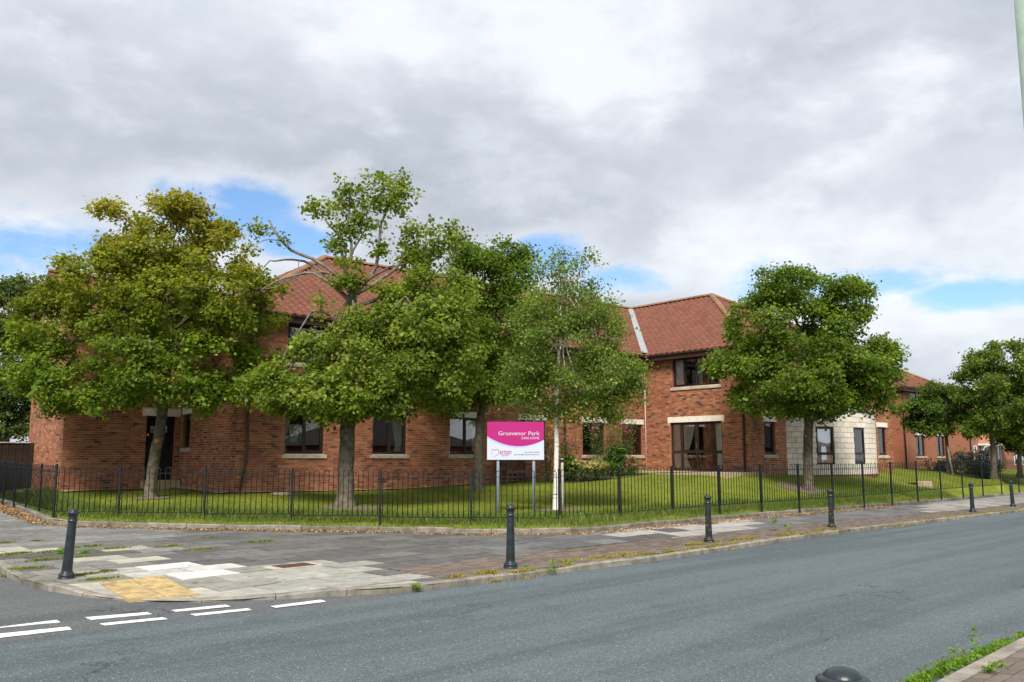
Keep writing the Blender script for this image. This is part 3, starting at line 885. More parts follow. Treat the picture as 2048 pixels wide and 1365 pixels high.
def window(w, a0, a1, z0, z1, lights, transom=None, sill=True, lintel=True, curtain=None, depth=.09, room=True, cill_ext=.09, lint_z=.215, casement=(0,), lint_ext=.09, fr=.055):
    """dark frame with its panes; lights: relative widths"""
    mb = MB(); f0, f1 = -depth-.06, -depth
    w.bx(mb, a0, a1, f0, f1, z0, z0+fr*1.2); w.bx(mb, a0, a1, f0, f1, z1-fr, z1)
    w.bx(mb, a0, a0+fr, f0, f1, z0+fr*1.2, z1-fr); w.bx(mb, a1-fr, a1, f0, f1, z0+fr*1.2, z1-fr)
    tot = sum(lights); x = a0+fr; inner = a1-a0-2*fr; edges = [x]
    for L in lights: x += inner*L/tot; edges.append(x)
    for e in edges[1:-1]: w.bx(mb, e-fr*.5, e+fr*.5, f0, f1+.004, z0+fr*1.2, z1-fr)
    if transom: w.bx(mb, a0+fr, a1-fr, f0, f1+.003, transom-fr*.55, transom+fr*.55)
    for i in range(len(lights)):                           # opening casements have a second frame
        if i in casement:
            c0 = edges[i]+(fr*.5 if i else 0); c1 = edges[i+1]-(fr*.5 if i < len(lights)-1 else 0)
            zz0 = (transom+fr*.55) if transom else z0+fr*1.2
            g = .038
            w.bx(mb, c0, c1, f0, f1+.018, zz0, zz0+g); w.bx(mb, c0, c1, f0, f1+.018, z1-fr-g, z1-fr)
            w.bx(mb, c0, c0+g, f0, f1+.018, zz0+g, z1-fr-g); w.bx(mb, c1-g, c1, f0, f1+.018, zz0+g, z1-fr-g)
    win = mb.build('window', M['frame'], home)
    for i in range(len(lights)):
        c0, c1 = edges[i], edges[i+1]
        for (q0, q1) in ([(z0+fr, transom), (transom, z1-fr)] if transom else [(z0+fr, z1-fr)]):
            mb = MB(); w.bx(mb, c0+.01, c1-.01, f0+.03, f0+.036, q0, q1)
            mb.build('pane', M['glass'], win)
    if sill:
        mb = MB(); e = cill_ext; n0 = [w.pt(a0-e, -.08, z0-.145), w.pt(a1+e, -.08, z0-.145)]
        prof = [(-.10, -.135), (.045, -.135), (.045, -.035), (-.085, .0), (-.10, .0)]
        for k in range(5):
            pa, pb = prof[k], prof[(k+1) % 5]
            mb.quad(w.pt(a0-e, pa[0], z0+pa[1]), w.pt(a1+e, pa[0], z0+pa[1]), w.pt(a1+e, pb[0], z0+pb[1]), w.pt(a0-e, pb[0], z0+pb[1]))
        mb.poly([w.pt(a0-e, p[0], z0+p[1]) for p in reversed(prof)]); mb.poly([w.pt(a1+e, p[0], z0+p[1]) for p in prof])
        mb.build('sill', M['sill'], win)
    if lintel:
        mb = MB(); w.bx(mb, a0-lint_ext, a1+lint_ext, -.13, .006, z1, z1+lint_z)
        mb.build('lintel', M['stone'], win)
    if curtain:
        for (s, t0, t1, mt, swag) in curtain:             # fractions of the width; swag = how far the lower edge is gathered to the side
            hang_curtain(w, win, a0+(a1-a0)*t0, a0+(a1-a0)*t1, z0+.02, z1-.05, mt, swag)
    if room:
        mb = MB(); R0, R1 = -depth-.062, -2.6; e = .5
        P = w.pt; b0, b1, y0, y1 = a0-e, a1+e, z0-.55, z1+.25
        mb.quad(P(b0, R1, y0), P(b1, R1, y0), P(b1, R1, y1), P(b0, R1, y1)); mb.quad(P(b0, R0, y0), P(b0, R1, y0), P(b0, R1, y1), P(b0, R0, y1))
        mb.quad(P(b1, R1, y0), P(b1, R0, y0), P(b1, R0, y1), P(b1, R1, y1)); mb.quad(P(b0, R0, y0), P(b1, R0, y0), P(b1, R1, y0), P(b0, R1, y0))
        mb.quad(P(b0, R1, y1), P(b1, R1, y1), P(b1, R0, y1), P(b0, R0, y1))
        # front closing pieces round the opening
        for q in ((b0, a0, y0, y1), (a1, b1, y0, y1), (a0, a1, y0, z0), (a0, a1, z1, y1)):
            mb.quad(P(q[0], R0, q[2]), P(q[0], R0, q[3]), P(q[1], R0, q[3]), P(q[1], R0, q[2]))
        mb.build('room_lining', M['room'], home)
    return win
def hang_curtain(w, parent, x0, x1, z0, z1, mt, swag=0.0, off=-.185):
    mb = MB(); nu, nv = 28, 10; rows = []
    for j in range(nv+1):
        t = j/nv; z = z1+(z0-z1)*t
        g = abs(swag)*min(1, (t/.7))**1.6 if t < .75 else abs(swag)*(1-.55*(t-.75)/.25)
        row = []
        for i in range(nu+1):
            s = i/nu
            ss = s*(1-g) if swag >= 0 else g+s*(1-g)
            wob = .022*math.sin(s*nu*.9+.6*math.sin(t*3))
            row.append(w.pt(x0+(x1-x0)*ss, off+wob, z+.02*math.sin(s*9)*t))
        rows.append(row)
    for a, b in zip(rows[:-1], rows[1:]):
        for i in range(nu): mb.quad(b[i], b[i+1], a[i+1], a[i])
    mb.build('curtain', M[mt], parent, smooth_=True)

# ---- walls
w_main = Wall((0, 0), (18.54, 0)); w_wing = Wall((18.54, 0), (18.54, -5.34)); w_front = Wall((18.54, -5.34), (30.3, -5.34))
w_side = Wall((0, 4.5), (0, 0)); w_door = Wall((-3.6, 4.5), (0, 4.5)); w_end = Wall((-3.6, 9.03), (-3.6, 4.5))
w_ret = Wall((43.2, 1.5), (43.2, 0)); w_far = Wall((43.2, 0), (50.4, 0)); w_link = Wall((30.3, 1.5), (43.2, 1.5))
def span(w, xa, xb, y): return w.px(xa, y)[0], w.px(xb, y)[0]
ops = []; wins = []
for xa, xb in ((569, 648), (745, 813.5), (900, 962), (1041, 1092), (1165.5, 1211), (1245, 1285.5)):
    a0, a1 = span(w_main, xa, xb, 890); ops.append((a0, a1, SILL, HEAD)); wins.append(('g', a0, a1))
for xa, xb in ((577, 660), (752, 818), (904, 962), (1166, 1208), (1243, 1283)):
    a0, a1 = span(w_main, xa, xb, 660 if xa < 600 else 730); ops.append((a0, a1, FSILL, FHEAD)); wins.append(('f', a0, a1))
def lint_of(o, e=.09, h=.215): return (o[0]-e, o[1]+e, o[3], o[3]+h)
brick_wall(w_main, 'wall', ops, flush=[lint_of(o) for o in ops if o[3] == HEAD])
green, net = 'curtain_green', 'curtain'
cur = {0: [(0, .02, .2, net, .75)], 1: [(0, .62, .95, green, -.35)], 2: [(0, .75, .97, green, -.3)], 3: None, 4: [(0, .5, .93, net, -.45)], 5: [(0, .04, .32, net, .45), (0, .55, .95, net, -.35)]}
for i, (k, a0, a1) in enumerate(wins):
    if k == 'g': window(w_main, a0, a1, SILL, HEAD, (1, 1), curtain=cur[i], casement=((1,) if i < 3 else (0,)))
    else: window(w_main, a0, a1, FSILL, FHEAD, (1, 1), lintel=False, casement=(0,), curtain=[(0, .05, .35, net, .3), (0, .68, .96, net, -.3)] if i > 8 else None)
# wing, left face: wide upper window over french doors
fd0, fd1 = span(w_wing, 1341, 1445, 900); fw0, fw1 = span(w_wing, 1344, 1438, 740)
FLOOR = 1.11
opw = [(fd0, fd1, FLOOR, 3.13), (fw0, fw1, FSILL, FHEAD)]
brick_wall(w_wing, 'wall', opw, flush=[(fd0-.12, fd1+.12, 3.13, 3.355)])
window(w_wing, fw0, fw1, FSILL, FHEAD, (1, 1, 1, 1), lintel=False, casement=(0, 3), curtain=[(0, .02, .2, net, .05), (0, .5, .6, green, 0)])
fdw = window(w_wing, fd0, fd1, FLOOR, 3.13, (.55, 1.0, 1.0, .55), transom=FLOOR+.78, sill=False, lintel=False, casement=(1, 2), room=False, fr=.085,
             curtain=[(0, .03, .17, net, .12), (0, .2, .44, net, .72), (0, .84, .98, net, -.1)])
mb = MB()
w_wing.bx(mb, fd0-.12, (fd0+fd1)/2-.003, -.13, .006, 3.13, 3.355); w_wing.bx(mb, (fd0+fd1)/2+.003, fd1+.12, -.13, .006, 3.13, 3.355)
mb.build('lintel', M['stone'], fdw)
mb = MB(); e = fd0+(fd1-fd0)*.5
w_wing.bx(mb, e-.012, e+.012, -.07, -.045, FLOOR+.93, FLOOR+1.15); mb.build('door_handle', mat('brass', (.45, .3, .1), .3, .1, 5, metal=.8), fdw)
# broad, deeper room behind the french doors
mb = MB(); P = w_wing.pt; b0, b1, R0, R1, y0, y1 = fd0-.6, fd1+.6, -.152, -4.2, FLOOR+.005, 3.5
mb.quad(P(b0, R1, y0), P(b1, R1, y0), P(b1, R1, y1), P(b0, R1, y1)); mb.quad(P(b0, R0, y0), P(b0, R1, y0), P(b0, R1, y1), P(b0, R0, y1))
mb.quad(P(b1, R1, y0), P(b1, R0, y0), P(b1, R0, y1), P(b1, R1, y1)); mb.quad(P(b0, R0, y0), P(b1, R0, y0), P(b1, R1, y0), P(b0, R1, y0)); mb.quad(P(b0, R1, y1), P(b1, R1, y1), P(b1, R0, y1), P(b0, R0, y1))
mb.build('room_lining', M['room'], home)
# wing front: brick with two slit windows; stone bow between them
n1 = span(w_front, 1529, 1551, 880); n2 = span(w_front, 1757, 1774, 880)
BOW0, BOW1 = w_front.px(1573, 880)[0], w_front.px(1748, 880)[0]
BTOP = 3.62
opf = [(*n1, SILL, HEAD), (*n2, SILL, HEAD), (4.3, 7.4, FSILL, FHEAD)]
brick_wall(w_front, 'wall', opf, flush=[lint_of(o, .12) for o in opf[:2]]+[(BOW0, BOW1, 0, BTOP)])
for q in (n1, n2): window(w_front, *q, SILL, HEAD, (1,), curtain=[(0, .1, .9, green, 0)], lint_ext=.12, cill_ext=.14, room=q is n2)
window(w_front, 4.3, 7.4, FSILL, FHEAD, (1, 1, 1, 1), lintel=False)
# left block
d0, d1 = span(w_door, 291, 353, 890)
DF = .92
opd = [(d0, min(d1, 3.42), DF, 3.02)]; d1 = opd[0][1]
brick_wall(w_door, 'wall', opd, flush=[(d0-.15, d1+.15, 3.02, 3.25)])
s0, s1 = span(w_side, 366, 380, 860)
ops_ = [(s0, s1, 1.98, HEAD)]
brick_wall(w_side, 'wall', ops_, flush=[lint_of(ops_[0], .12)])
window(w_side, s0, s1, 1.98, HEAD, (1,), cill_ext=.12, lint_ext=.12)
brick_wall(w_end, 'wall', [])
# gable above the left block's end wall
mb = MB(); P = w_end.pt
mb.tri(P(0, 0, ZE), P(w_end.L, 0, ZE), P(w_end.L/2, 0, 7.72)); mb.build('gable', M['brick_far'], home)
door = MB(); w_door.bx(door, d0, d1, -.30, -.25, DF, 3.02); door = door.build('door', M['door'], home)
mb = MB()
for a, b in ((d0, d0+.06), (d1-.06, d1), ((d0+d1)/2-.03, (d0+d1)/2+.03)): w_door.bx(mb, a, b, -.249, -.20, DF, 3.02)
w_door.bx(mb, d0, d1, -.249, -.2, 2.96, 3.02); mb.build('door_frame', M['frame'], door)
mb = MB(); w_door.bx(mb, d0-.15, d1+.15, -.13, .006, 3.02, 3.25); mb.build('lintel', M['stone'], door)
sx0, sz0 = w_door.px(308, 866); sx1, sz1 = w_door.px(338, 857)
for px_, w_, colr in ((308, .11, (.10, .33, .55)), (333, .16, (.10, .33, .55))):
    a, z = w_door.px(px_, 865)
    mb = MB(); w_door.bx(mb, a-w_/2, a+w_/2, -.195, -.19, z, z+.21); st_ = mb.build('sticker', mat('sticker_pale', (.35, .52, .6), .5), door)
    mb = MB(); w_door.bx(mb, a-w_*.3, a+w_*.3, -.189, -.187, z+.02, z+.11); mb.build('sticker_print', mat('sticker_blue', (.02, .08, .5), .5), st_)
mb = MB()
w_door.bx(mb, d0-.1, 3.55, -.26, .30, .3, DF-.001); w_door.bx(mb, d0-.12, 3.55, .301, .62, .3, .76)
mb.build('door_step', M['patio'], home)
# right-hand parts, plain at this distance
brick_wall(w_ret, 'wall', [], real=False); 
f1 = [span(w_far, 1832, 1851, 890), span(w_far, 1874, 1891, 890)]
opr = [(a, b, SILL, HEAD) for a, b in f1]+[(f1[0][0]-.4, f1[0][1]+.4, FSILL, FHEAD)]
brick_wall(w_far, 'wall', opr, real=False)
for a, b in f1: window(w_far, a, b, SILL, HEAD, (1, 1), curtain=[(0, .1, .45, net, .1), (0, .6, .95, net, .1)])
window(w_far, opr[2][0], opr[2][1], FSILL, FHEAD, (1, 1), lintel=False)
brick_wall(w_link, 'wall', [], real=False)
for a, b in (((30.3, -5.34), (30.3, 1.5)), ((50.4, 0), (50.4, 11)), ((50.4, 11), (0, 11.7)), ((0, 11.7), (0, 9.03)), ((0, 9.03), (-3.6, 9.03))):
    brick_wall(Wall(a, b), 'wall', [], real=False)

# ---- the stone bow window, block by block on a curve
c0, c1 = BOW0, BOW1; chord = c1-c0; ANG = math.radians(36); RAD = chord/2/math.sin(ANG)
cen_a = (c0+c1)/2; cen_o = -RAD*math.cos(ANG)                       # centre in wall coordinates (along, out)
def bow(th, r, z):
    return w_front.pt(cen_a+r*math.sin(th), cen_o+r*math.cos(th), z)
def bow_theta(px, py):
    best = None
    for k in range(-360, 361):
        th = ANG*k/360; p = bow(th, RAD, 2.4); q = uvw(p[0], p[1]); x, y = proj((q.x, q.y, 2.4))
        if best is None or abs(x-px) < best[0]: best = (abs(x-px), th)
    return best[1]
bw = [(bow_theta(1633, 0), bow_theta(1669, 0)), (bow_theta(1708.5, 0), bow_theta(1731, 0))]
BZ0, BZ1 = 1.385, 2.93
mb = MB(); NS = 40
solid = lambda th, z: not any(a < th < b and BZ0 < z < BZ1 for a, b in bw)
zr = [.55, BZ0, BZ1, BTOP]; ths = sorted(set([-ANG+2*ANG*i/NS for i in range(NS+1)]+[q for b in bw for q in b]))
for a, b in zip(ths[:-1], ths[1:]):
    for z0, z1 in zip(zr[:-1], zr[1:]):
        if solid((a+b)/2, (z0+z1)/2): mb.quad(bow(a, RAD-.008, z0), bow(b, RAD-.008, z0), bow(b, RAD-.008, z1), bow(a, RAD-.008, z1))
bay = mb.build('stone_bay', M['stone_joint'], home)
CH = .22; nst = 0
z = .95
row = 0
while z < BTOP-.05:
    za, zb = z+.008, min(z+CH, BTOP)-.008
    BL = .44/RAD; th = -ANG-(BL/2 if row % 2 else 0)
    while th < ANG:
        a, b = max(th+.008/RAD, -ANG), min(th+BL-.008/RAD, ANG); th += BL
        segs = [(a, b)]
        for (p, q) in bw:
            if BZ0-.02 < (za+zb)/2 < BZ1+.02:
                n_ = []
                for (s_, t_) in segs:
                    if q <= s_ or p >= t_: n_.append((s_, t_)); continue
                    if p > s_: n_.append((s_, p))
                    if q < t_: n_.append((q, t_))
                segs = n_
        for (s_, t_) in segs:
            if (t_-s_)*RAD < .04: continue
            m_ = MB(); r0, r1 = RAD-.1, RAD
            md = (s_+t_)/2
            m_.hexa([bow(s_, r1, za), bow(t_, r1, za), bow(t_, r0, za), bow(s_, r0, za), bow(s_, r1, zb), bow(t_, r1, zb), bow(t_, r0, zb), bow(s_, r0, zb)])
            o = m_.build('stone_block', M['stone'], bay); k = rnd.uniform(.88, 1.1); o.color = (k, k*rnd.uniform(.96, 1.01), k*rnd.uniform(.9, 1.02), 1); nst += 1
    z += CH; row += 1
mb = MB()
for i in range(NS):                                                    # red plinth and the flat lead roof
    a, b = -ANG+2*ANG*i/NS, -ANG+2*ANG*(i+1)/NS
    for (r, z0, z1) in ((RAD+.02, .4, .945),):
        mb.quad(bow(a, r, z0), bow(b, r, z0), bow(b, r, z1), bow(a, r, z1)); mb.quad(bow(a, r, z1), bow(b, r, z1), bow(b, RAD-.1, z1), bow(a, RAD-.1, z1))
mb.build('plinth', mat('red_plinth', (.20, .06, .05), .85, .15, 6), bay)
mb = MB()
for i in range(NS):
    a, b = -ANG+2*ANG*i/NS, -ANG+2*ANG*(i+1)/NS; r = RAD+.06
    mb.quad(bow(a, r, BTOP), bow(b, r, BTOP), bow(b, r, BTOP+.1), bow(a, r, BTOP+.1)); mb.quad(bow(a, r, BTOP), bow(a, RAD-.15, BTOP), bow(b, RAD-.15, BTOP), bow(b, r, BTOP))
    mb.quad(bow(a, r, BTOP+.1), bow(b, r, BTOP+.1), w_front.pt(cen_a+RAD*math.sin(b), -.01, BTOP+.2), w_front.pt(cen_a+RAD*math.sin(a), -.01, BTOP+.2))
mb.build('flat_roof', M['lead'], bay)
class BowWin(Wall):
    def __init__(s, a, b):
        pa, pb = bow(a, RAD, 0), bow(b, RAD, 0); Wall.__init__(s, pa[:2], pb[:2])
for a, b in bw:
    ww = BowWin(a, b); window(ww, 0, ww.L, BZ0, BZ1, (1,), transom=BZ0+.42, sill=False, lintel=False, depth=.05,
                              curtain=[(0, .04, .9, net, .5), (0, .62, .97, net, -.1)] if ww.L > .9 else [(0, .1, .9, green, 0)])

# ---- lay the bricks: the 300 nearest that show one by one, the others as one mass per wall
b_open = [b for b in ALLB if 1.0 < b[4] < 3.0 and b[1] in (w_main, w_end, w_door) and b[3]-b[2] > .2]
b_open.sort(key=lambda b: b[0] + (0 if b[1] is w_main else 1.2)); near_ids = {id(b) for b in b_open[:300]}
bm1 = MB(); bm1.box(-.1075, .1075, -.010, .005, -.0325, .0325, (1, 1, 1), skip=()); brick_me = bm1.mesh('brick', M['brick'])
masses = {}
for b in ALLB:
    d, w, a0, a1, za, tone, wo = b
    pr = rnd.uniform(-.001, .002)
    if id(b) in near_ids:
        p = w.pt((a0+a1)/2, pr-.005, za+.0325); o = link('brick', brick_me, wo, p); o.rotation_euler = (0, 0, math.atan2(w.d.y, w.d.x)); o.color = (*tone, 1)
        o.scale = ((a1-a0)/.215, 1, 1)
    else:
        m_ = masses.setdefault(wo.name, (MB(), wo))[0]
        w.bx(m_, a0, a1, -.008, pr, za, za+.065, tone, skip=(2,))
for nme, (m_, wo) in masses.items(): tag(m_.build('brickwork', M['brick'], wo), kind='stuff')

# ---- roofs
SLOPE = .571; EZ = 6.05; OV = .35
tile_w, tile_g = .30, .31
prof_n = 8
def tile_profile():
    pts = []
    for i in range(prof_n+1):
        s = i/prof_n; pts.append((s*tile_w, .026*math.sin(s*2*math.pi-.6)))
    return pts
TP = tile_profile()
TILES = []
def roof_slope(e0, e1, poly_in, zfun, parent_name='roof'):
    """e0->e1: eave line left to right seen from outside, in (u,v); up the slope is inward"""
    e0, e1 = Vector(e0), Vector(e1); d = (e1-e0); L = d.length; d.normalize(); inn = Vector((-d.y, d.x))
    nrm3 = Vector((-inn.x*SLOPE, -inn.y*SLOPE, 1)).normalized()
    up3 = Vector((inn.x, inn.y, SLOPE)).normalized(); d3 = Vector((d.x, d.y, 0))
    hl = math.sqrt(1+SLOPE*SLOPE)
    R = int(14/tile_g)
    for r in range(R):
        for c in range(int(L/tile_w)+1):
            sx = c*tile_w; run = r*tile_g/hl
            q = e0+d*(sx+tile_w/2)+inn*(run+tile_g*.5/hl)
            if not poly_in(q.x, q.y): continue
            p3 = Vector((e0.x, e0.y, EZ))+d3*sx+up3*(r*tile_g)
            wp = uvw(q.x, q.y)
            TILES.append((Vector((wp.x, wp.y, p3.z-H)).length, p3, d3, up3, nrm3, zfun))
def tile_geo(mb, p3, d3, up3, nrm3, col):
    n0 = len(mb.v); k = len(TP); over = tile_g+.05
    for (yy, lift, base) in ((-.02, .030, 0), (over, .006, 0)):
        for (x, h_) in TP: mb.v.append(tuple(p3+d3*x+up3*yy+nrm3*(h_+lift+.03)))
    for (x, h_) in TP: mb.v.append(tuple(p3+d3*x-up3*.02+nrm3*(h_+.008)))
    for i in range(k-1):
        mb.f.append((n0+i, n0+i+1, n0+k+i+1, n0+k+i)); mb.c.append(col)
        mb.f.append((n0+2*k+i, n0+2*k+i+1, n0+i+1, n0+i)); mb.c.append(col)
roofp = MB()
def plane_poly(pts): roofp.poly([(p[0], p[1], p[2]-.0) for p in pts])
RZ = EZ+SLOPE*(5.87+OV)
RU = 40.0
def zf_main(v): return EZ+SLOPE*(v+OV)
wing_c = 24.42; wing_h = 5.88
# main front slope, cut by left hip, wing valleys and the far hip
def in_main(u, v):
    if not (-OV <= v <= 5.87): return False
    if u-(-OV) < v+OV: return False                                   # left hip
    if u > RU-(v+OV): return False
    if abs(u-wing_c) < (wing_h+OV)-(v+OV): return False               # under the wing roof
    return True
roof_slope((-OV, -OV), (RU, -OV), in_main, None)
ap = 5.87
plane_poly([(-OV, -OV, EZ), (RU, -OV, EZ), (RU-6.22, 5.87, RZ), (5.87, 5.87, RZ)])
plane_poly([(RU, -OV, EZ), (RU, 12.1, EZ), (RU-6.22, 5.87, RZ)])
plane_poly([(RU, 12.1, EZ), (-OV, 12.1, EZ), (5.87, 5.87, RZ), (RU-6.22, 5.87, RZ)])
plane_poly([(-OV, 12.1, EZ), (-OV, -OV, EZ), (5.87, 5.87, RZ)])
def in_hip(u, v): return -OV <= u <= 5.87 and v+OV > u+OV and (12.1-v) > u+OV and not (v > 4.2 and v < 9.3 and u < 2.2-abs(v-6.76)*.9)
roof_slope((-OV, 12.1), (-OV, -OV), in_hip, None)
# wing: left, right and front slopes; ridge runs back into the main roof
WV = -5.34-OV; WL, WR = wing_c-wing_h-OV, wing_c+wing_h+OV
def in_wl(u, v):
    if not (WL <= u <= wing_c): return False
    if v-WV < u-WL: return False
    if v > -OV and (v+OV) > (u-WL): return False
    return v < 5.9
roof_slope((WL, 6), (WL, WV), in_wl, None)
def in_wf(u, v): return WV <= v and (v-WV) <= min(u-WL, WR-u)
roof_slope((WL, WV), (WR, WV), in_wf, None)
apex = (wing_c, WV+wing_h+OV, EZ+SLOPE*(wing_h+OV))
back = (wing_c, 5.9, apex[2])
plane_poly([(WL, WV, EZ), apex, back, (WL, -OV, EZ)][::-1]); plane_poly([(WR, WV, EZ), (WR, -OV, EZ), back, apex]); plane_poly([(WL, WV, EZ), (WR, WV, EZ), apex])
# left block: gable roof running into the hip end
GS = .66; gz0 = EZ; gr = 4.5-OV; rid = gz0+GS*(2.265+OV)
_S = SLOPE; SLOPE = GS
def in_lb(u, v): return -3.85 <= u <= 2.0 and gr <= v <= 6.765 and not (u > -OV and (u+OV)*.571 > (v-gr)*GS)
roof_slope((-3.85, gr), (3, gr), in_lb, None)
SLOPE = _S
roofp.poly([(-3.85, gr, gz0), (1.2, gr, gz0), (2.2, 6.765, rid), (-3.85, 6.765, rid)]); roofp.poly([(-3.85, 9.38, gz0), (-3.85, 6.765, rid), (2.2, 6.765, rid), (1.2, 9.38, gz0)])
# far block: hip with a ridge running back
FL, FR = 43.2-OV, 50.4+OV; fh = (FR-FL)/2; fc = (FL+FR)/2
fap = (fc, -OV+fh, EZ+SLOPE*fh); fbk = (fc, 9, fap[2])
def in_ff(u, v): return -OV <= v and (v+OV) <= min(u-FL, FR-u)
roof_slope((FL, -OV), (FR, -OV), in_ff, None)
def in_fl(u, v): return FL <= u <= fc and (v+OV) > (u-FL) and v < 9
roof_slope((FL, 9), (FL, -OV), in_fl, None)
roofp.poly([(FL, -OV, EZ), (FR, -OV, EZ), fap]); roofp.poly([(FL, 9, EZ), (FL, -OV, EZ), fap, fbk]); roofp.poly([(FR, -OV, EZ), (FR, 9, EZ), fbk, fap])
roof = roofp.build('roof', M['tile_under'], home)
def tile_tone():
    k = rnd.uniform(.86, 1.12)
    return (.195*k, .078*k*rnd.uniform(.95, 1.05), .052*k)
TILES.sort(key=lambda t: t[0])
def t_seen(t):
    p = t[1]; q = uvw(p.x, p.y); x, y = proj((q.x, q.y, p.z))
    return (555 < x < 800 and 525 < y < 625) or (1270 < x < 1440 and 600 < y < 705)
seen = [t for t in TILES if t_seen(t)][:300]; seen_id = {id(t) for t in seen}
mass = MB(); cache = {}
for t in TILES:
    d, p3, d3, up3, nrm3, _ = t
    tone = tile_tone()
    if id(t) in seen_id:
        key = tuple(round(c, 3) for c in (*d3, *up3))
        if key not in cache:
            mb = MB(); tile_geo(mb, Vector((0, 0, 0)), d3, up3, nrm3, (1, 1, 1)); cache[key] = mb.mesh('roof_tile', M['tile'], True)
        o = link('roof_tile', cache[key], roof, p3+nrm3*rnd.uniform(-.002, .004)); o.color = (*tone, 1)
    else: tile_geo(mass, p3+nrm3*rnd.uniform(-.002, .004), d3, up3, nrm3, tone)
tag(mass.build('tiles_beyond', M['tile'], roof, smooth_=True), kind='stuff')
# ridge and hip tiles
def ridge_run(a, b, r=.14, step=.42):
    a, b = Vector(a), Vector(b); n = max(1, int((b-a).length/step)); d = (b-a)/n; dn = d.normalized()
    s = dn.cross(Vector((0, 0, 1))).normalized(); upv = s.cross(dn)
    for i in range(n):
        p = a+d*i; q = p+d*1.06; mb = MB(); R0 = [] ; R1 = []
        for k in range(7):
            t = math.pi*(k/6); o_ = s*(math.cos(t)*r)+upv*(math.sin(t)*r*.8-.01)
            R0.append(tuple(p+o_*1.05)); R1.append(tuple(q+o_))
        for k in range(6): mb.quad(R0[k], R0[k+1], R1[k+1], R1[k])
        mb.poly(R0); mb.poly(list(reversed(R1)))
        o = mb.build('ridge_tile', M['tile'], roof); k = rnd.uniform(.85, 1.15); o.color = (.27*k, .145*k, .09*k, 1)
        o.data.color_attributes.new('Col', 'FLOAT_COLOR', 'CORNER').data.foreach_set('color', [1.0]*4*len(o.data.loops))
dz = .06
def up(p): return (p[0], p[1], p[2]+dz)
ridge_run(up((-OV, -OV, EZ)), up((5.87, 5.87, RZ))); ridge_run(up((5.87, 5.87, RZ)), up((RU-6.22, 5.87, RZ)))
ridge_run(up((WL, WV, EZ)), up(apex)); ridge_run(up((WR, WV, EZ)), up(apex)); ridge_run(up(apex), up(back))
ridge_run(up((-3.85, 6.765, rid)), up((2.2, 6.765, rid))); ridge_run(up((FL, -OV, EZ)), up(fap)); ridge_run(up((FR, -OV, EZ)), up(fap)); ridge_run(up(fap), up(fbk))
ridge_run(up((RU, -OV, EZ)), up((RU-6.22, 5.87, RZ)))
# lead valley left of the wing
mb = MB(); a = Vector((WL, -OV, EZ+.06)); b = Vector((wing_c, 5.87, RZ+.06)); d = (b-a).normalized(); s = Vector((d.x, d.y, 0)).normalized().cross(Vector((0, 0, 1)))
mb.quad(tuple(a-s*.14+Vector((0, 0, .09))), tuple(a+s*.14+Vector((0, 0, .09))), tuple(b+s*.14+Vector((0, 0, .07))), tuple(b-s*.14+Vector((0, 0, .07)))); mb.build('valley_flashing', M['lead'], roof)
# fascia, soffit and gutter along the eaves
def eaves(p, q, name='gutter'):
    w = Wall(p, q); mb = MB(); w.bx(mb, 0, w.L, -.02, .0, EZ-.24, EZ-.03); w.bx(mb, 0, w.L, -.35, -.021, EZ-.235, EZ-.215)
    f = mb.build('fascia', M['fascia'], home)
    mb = MB(); R = .065; n = max(2, int(w.L/1.5)); ring = []
    for i in range(n+1):
        a = w.L*i/n; ring.append([w.pt(a, .065-R*math.cos(math.pi*k/6), EZ-.02-R*math.sin(math.pi*k/6)) for k in range(7)])
    for r0, r1 in zip(ring[:-1], ring[1:]):
        for k in range(6): mb.quad(r0[k], r1[k], r1[k+1], r0[k+1])
    mb.build('gutter', M['pipe'], f, smooth_=True)
eaves((-OV, -OV), (WL, -OV)); eaves((WL, -OV), (WL, WV)); eaves((WL, WV), (WR, WV)); eaves((-OV, gr), (-OV, -OV)); eaves((-3.85, gr), (-OV, gr)); eaves((FL, -OV), (FR, -OV)); eaves((FL, 4), (FL, -OV)); eaves((WR+.0, 1.1), (FL, 1.1))
# verge of the left gable
mb = MB()
for a, b in (((-3.87, gr, gz0+.03), (-3.87, 6.765, rid+.05)), ((-3.87, 6.765, rid+.05), (-3.87, 9.38, gz0+.03))):
    a, b = Vector(a), Vector(b); mb.hexa([a+Vector((0, 0, -.2)), a+Vector((.03, 0, -.2)), b+Vector((.03, 0, -.2)), b+Vector((0, 0, -.2)), a, a+Vector((.03, 0, 0)), b+Vector((.03, 0, 0)), b])
mb.build('barge_board', M['fascia'], home)
# downpipes
def pipe(pts, name='downpipe', r=.036, m='pipe'):
    mb = MB(); mb.tube(pts, r, 8); o = mb.build(name, M[m], home, smooth_=True); return o
a, _ = w_main.px(486, 930); P = w_main.pt
pipe([P(a+.08, .30, EZ-.08), P(a+.08, .30, EZ-.2), P(a+.08, .06, EZ-.45), P(a+.08, .06, 1.55), P(a-.14, .06, .45)])
a, _ = w_main.px(1128, 880); pipe([P(a, .30, EZ-.08), P(a, .06, EZ-.4), P(a, .06, .7)])
P = w_wing.pt; pipe([P(w_wing.L-.3, .30, EZ-.08), P(w_wing.L-.3, .06, EZ-.4), P(w_wing.L-.3, .06, .95)], r=.045)
pipe([P(.04, .03, 5.8), P(.04, .03, 1.05)], 'cable', .012, 'curtain')
P = w_far.pt; pipe([P(-.05, .1, EZ-.08), P(-.05, .06, EZ-.5), P(-.05, .06, .6)], r=.05)
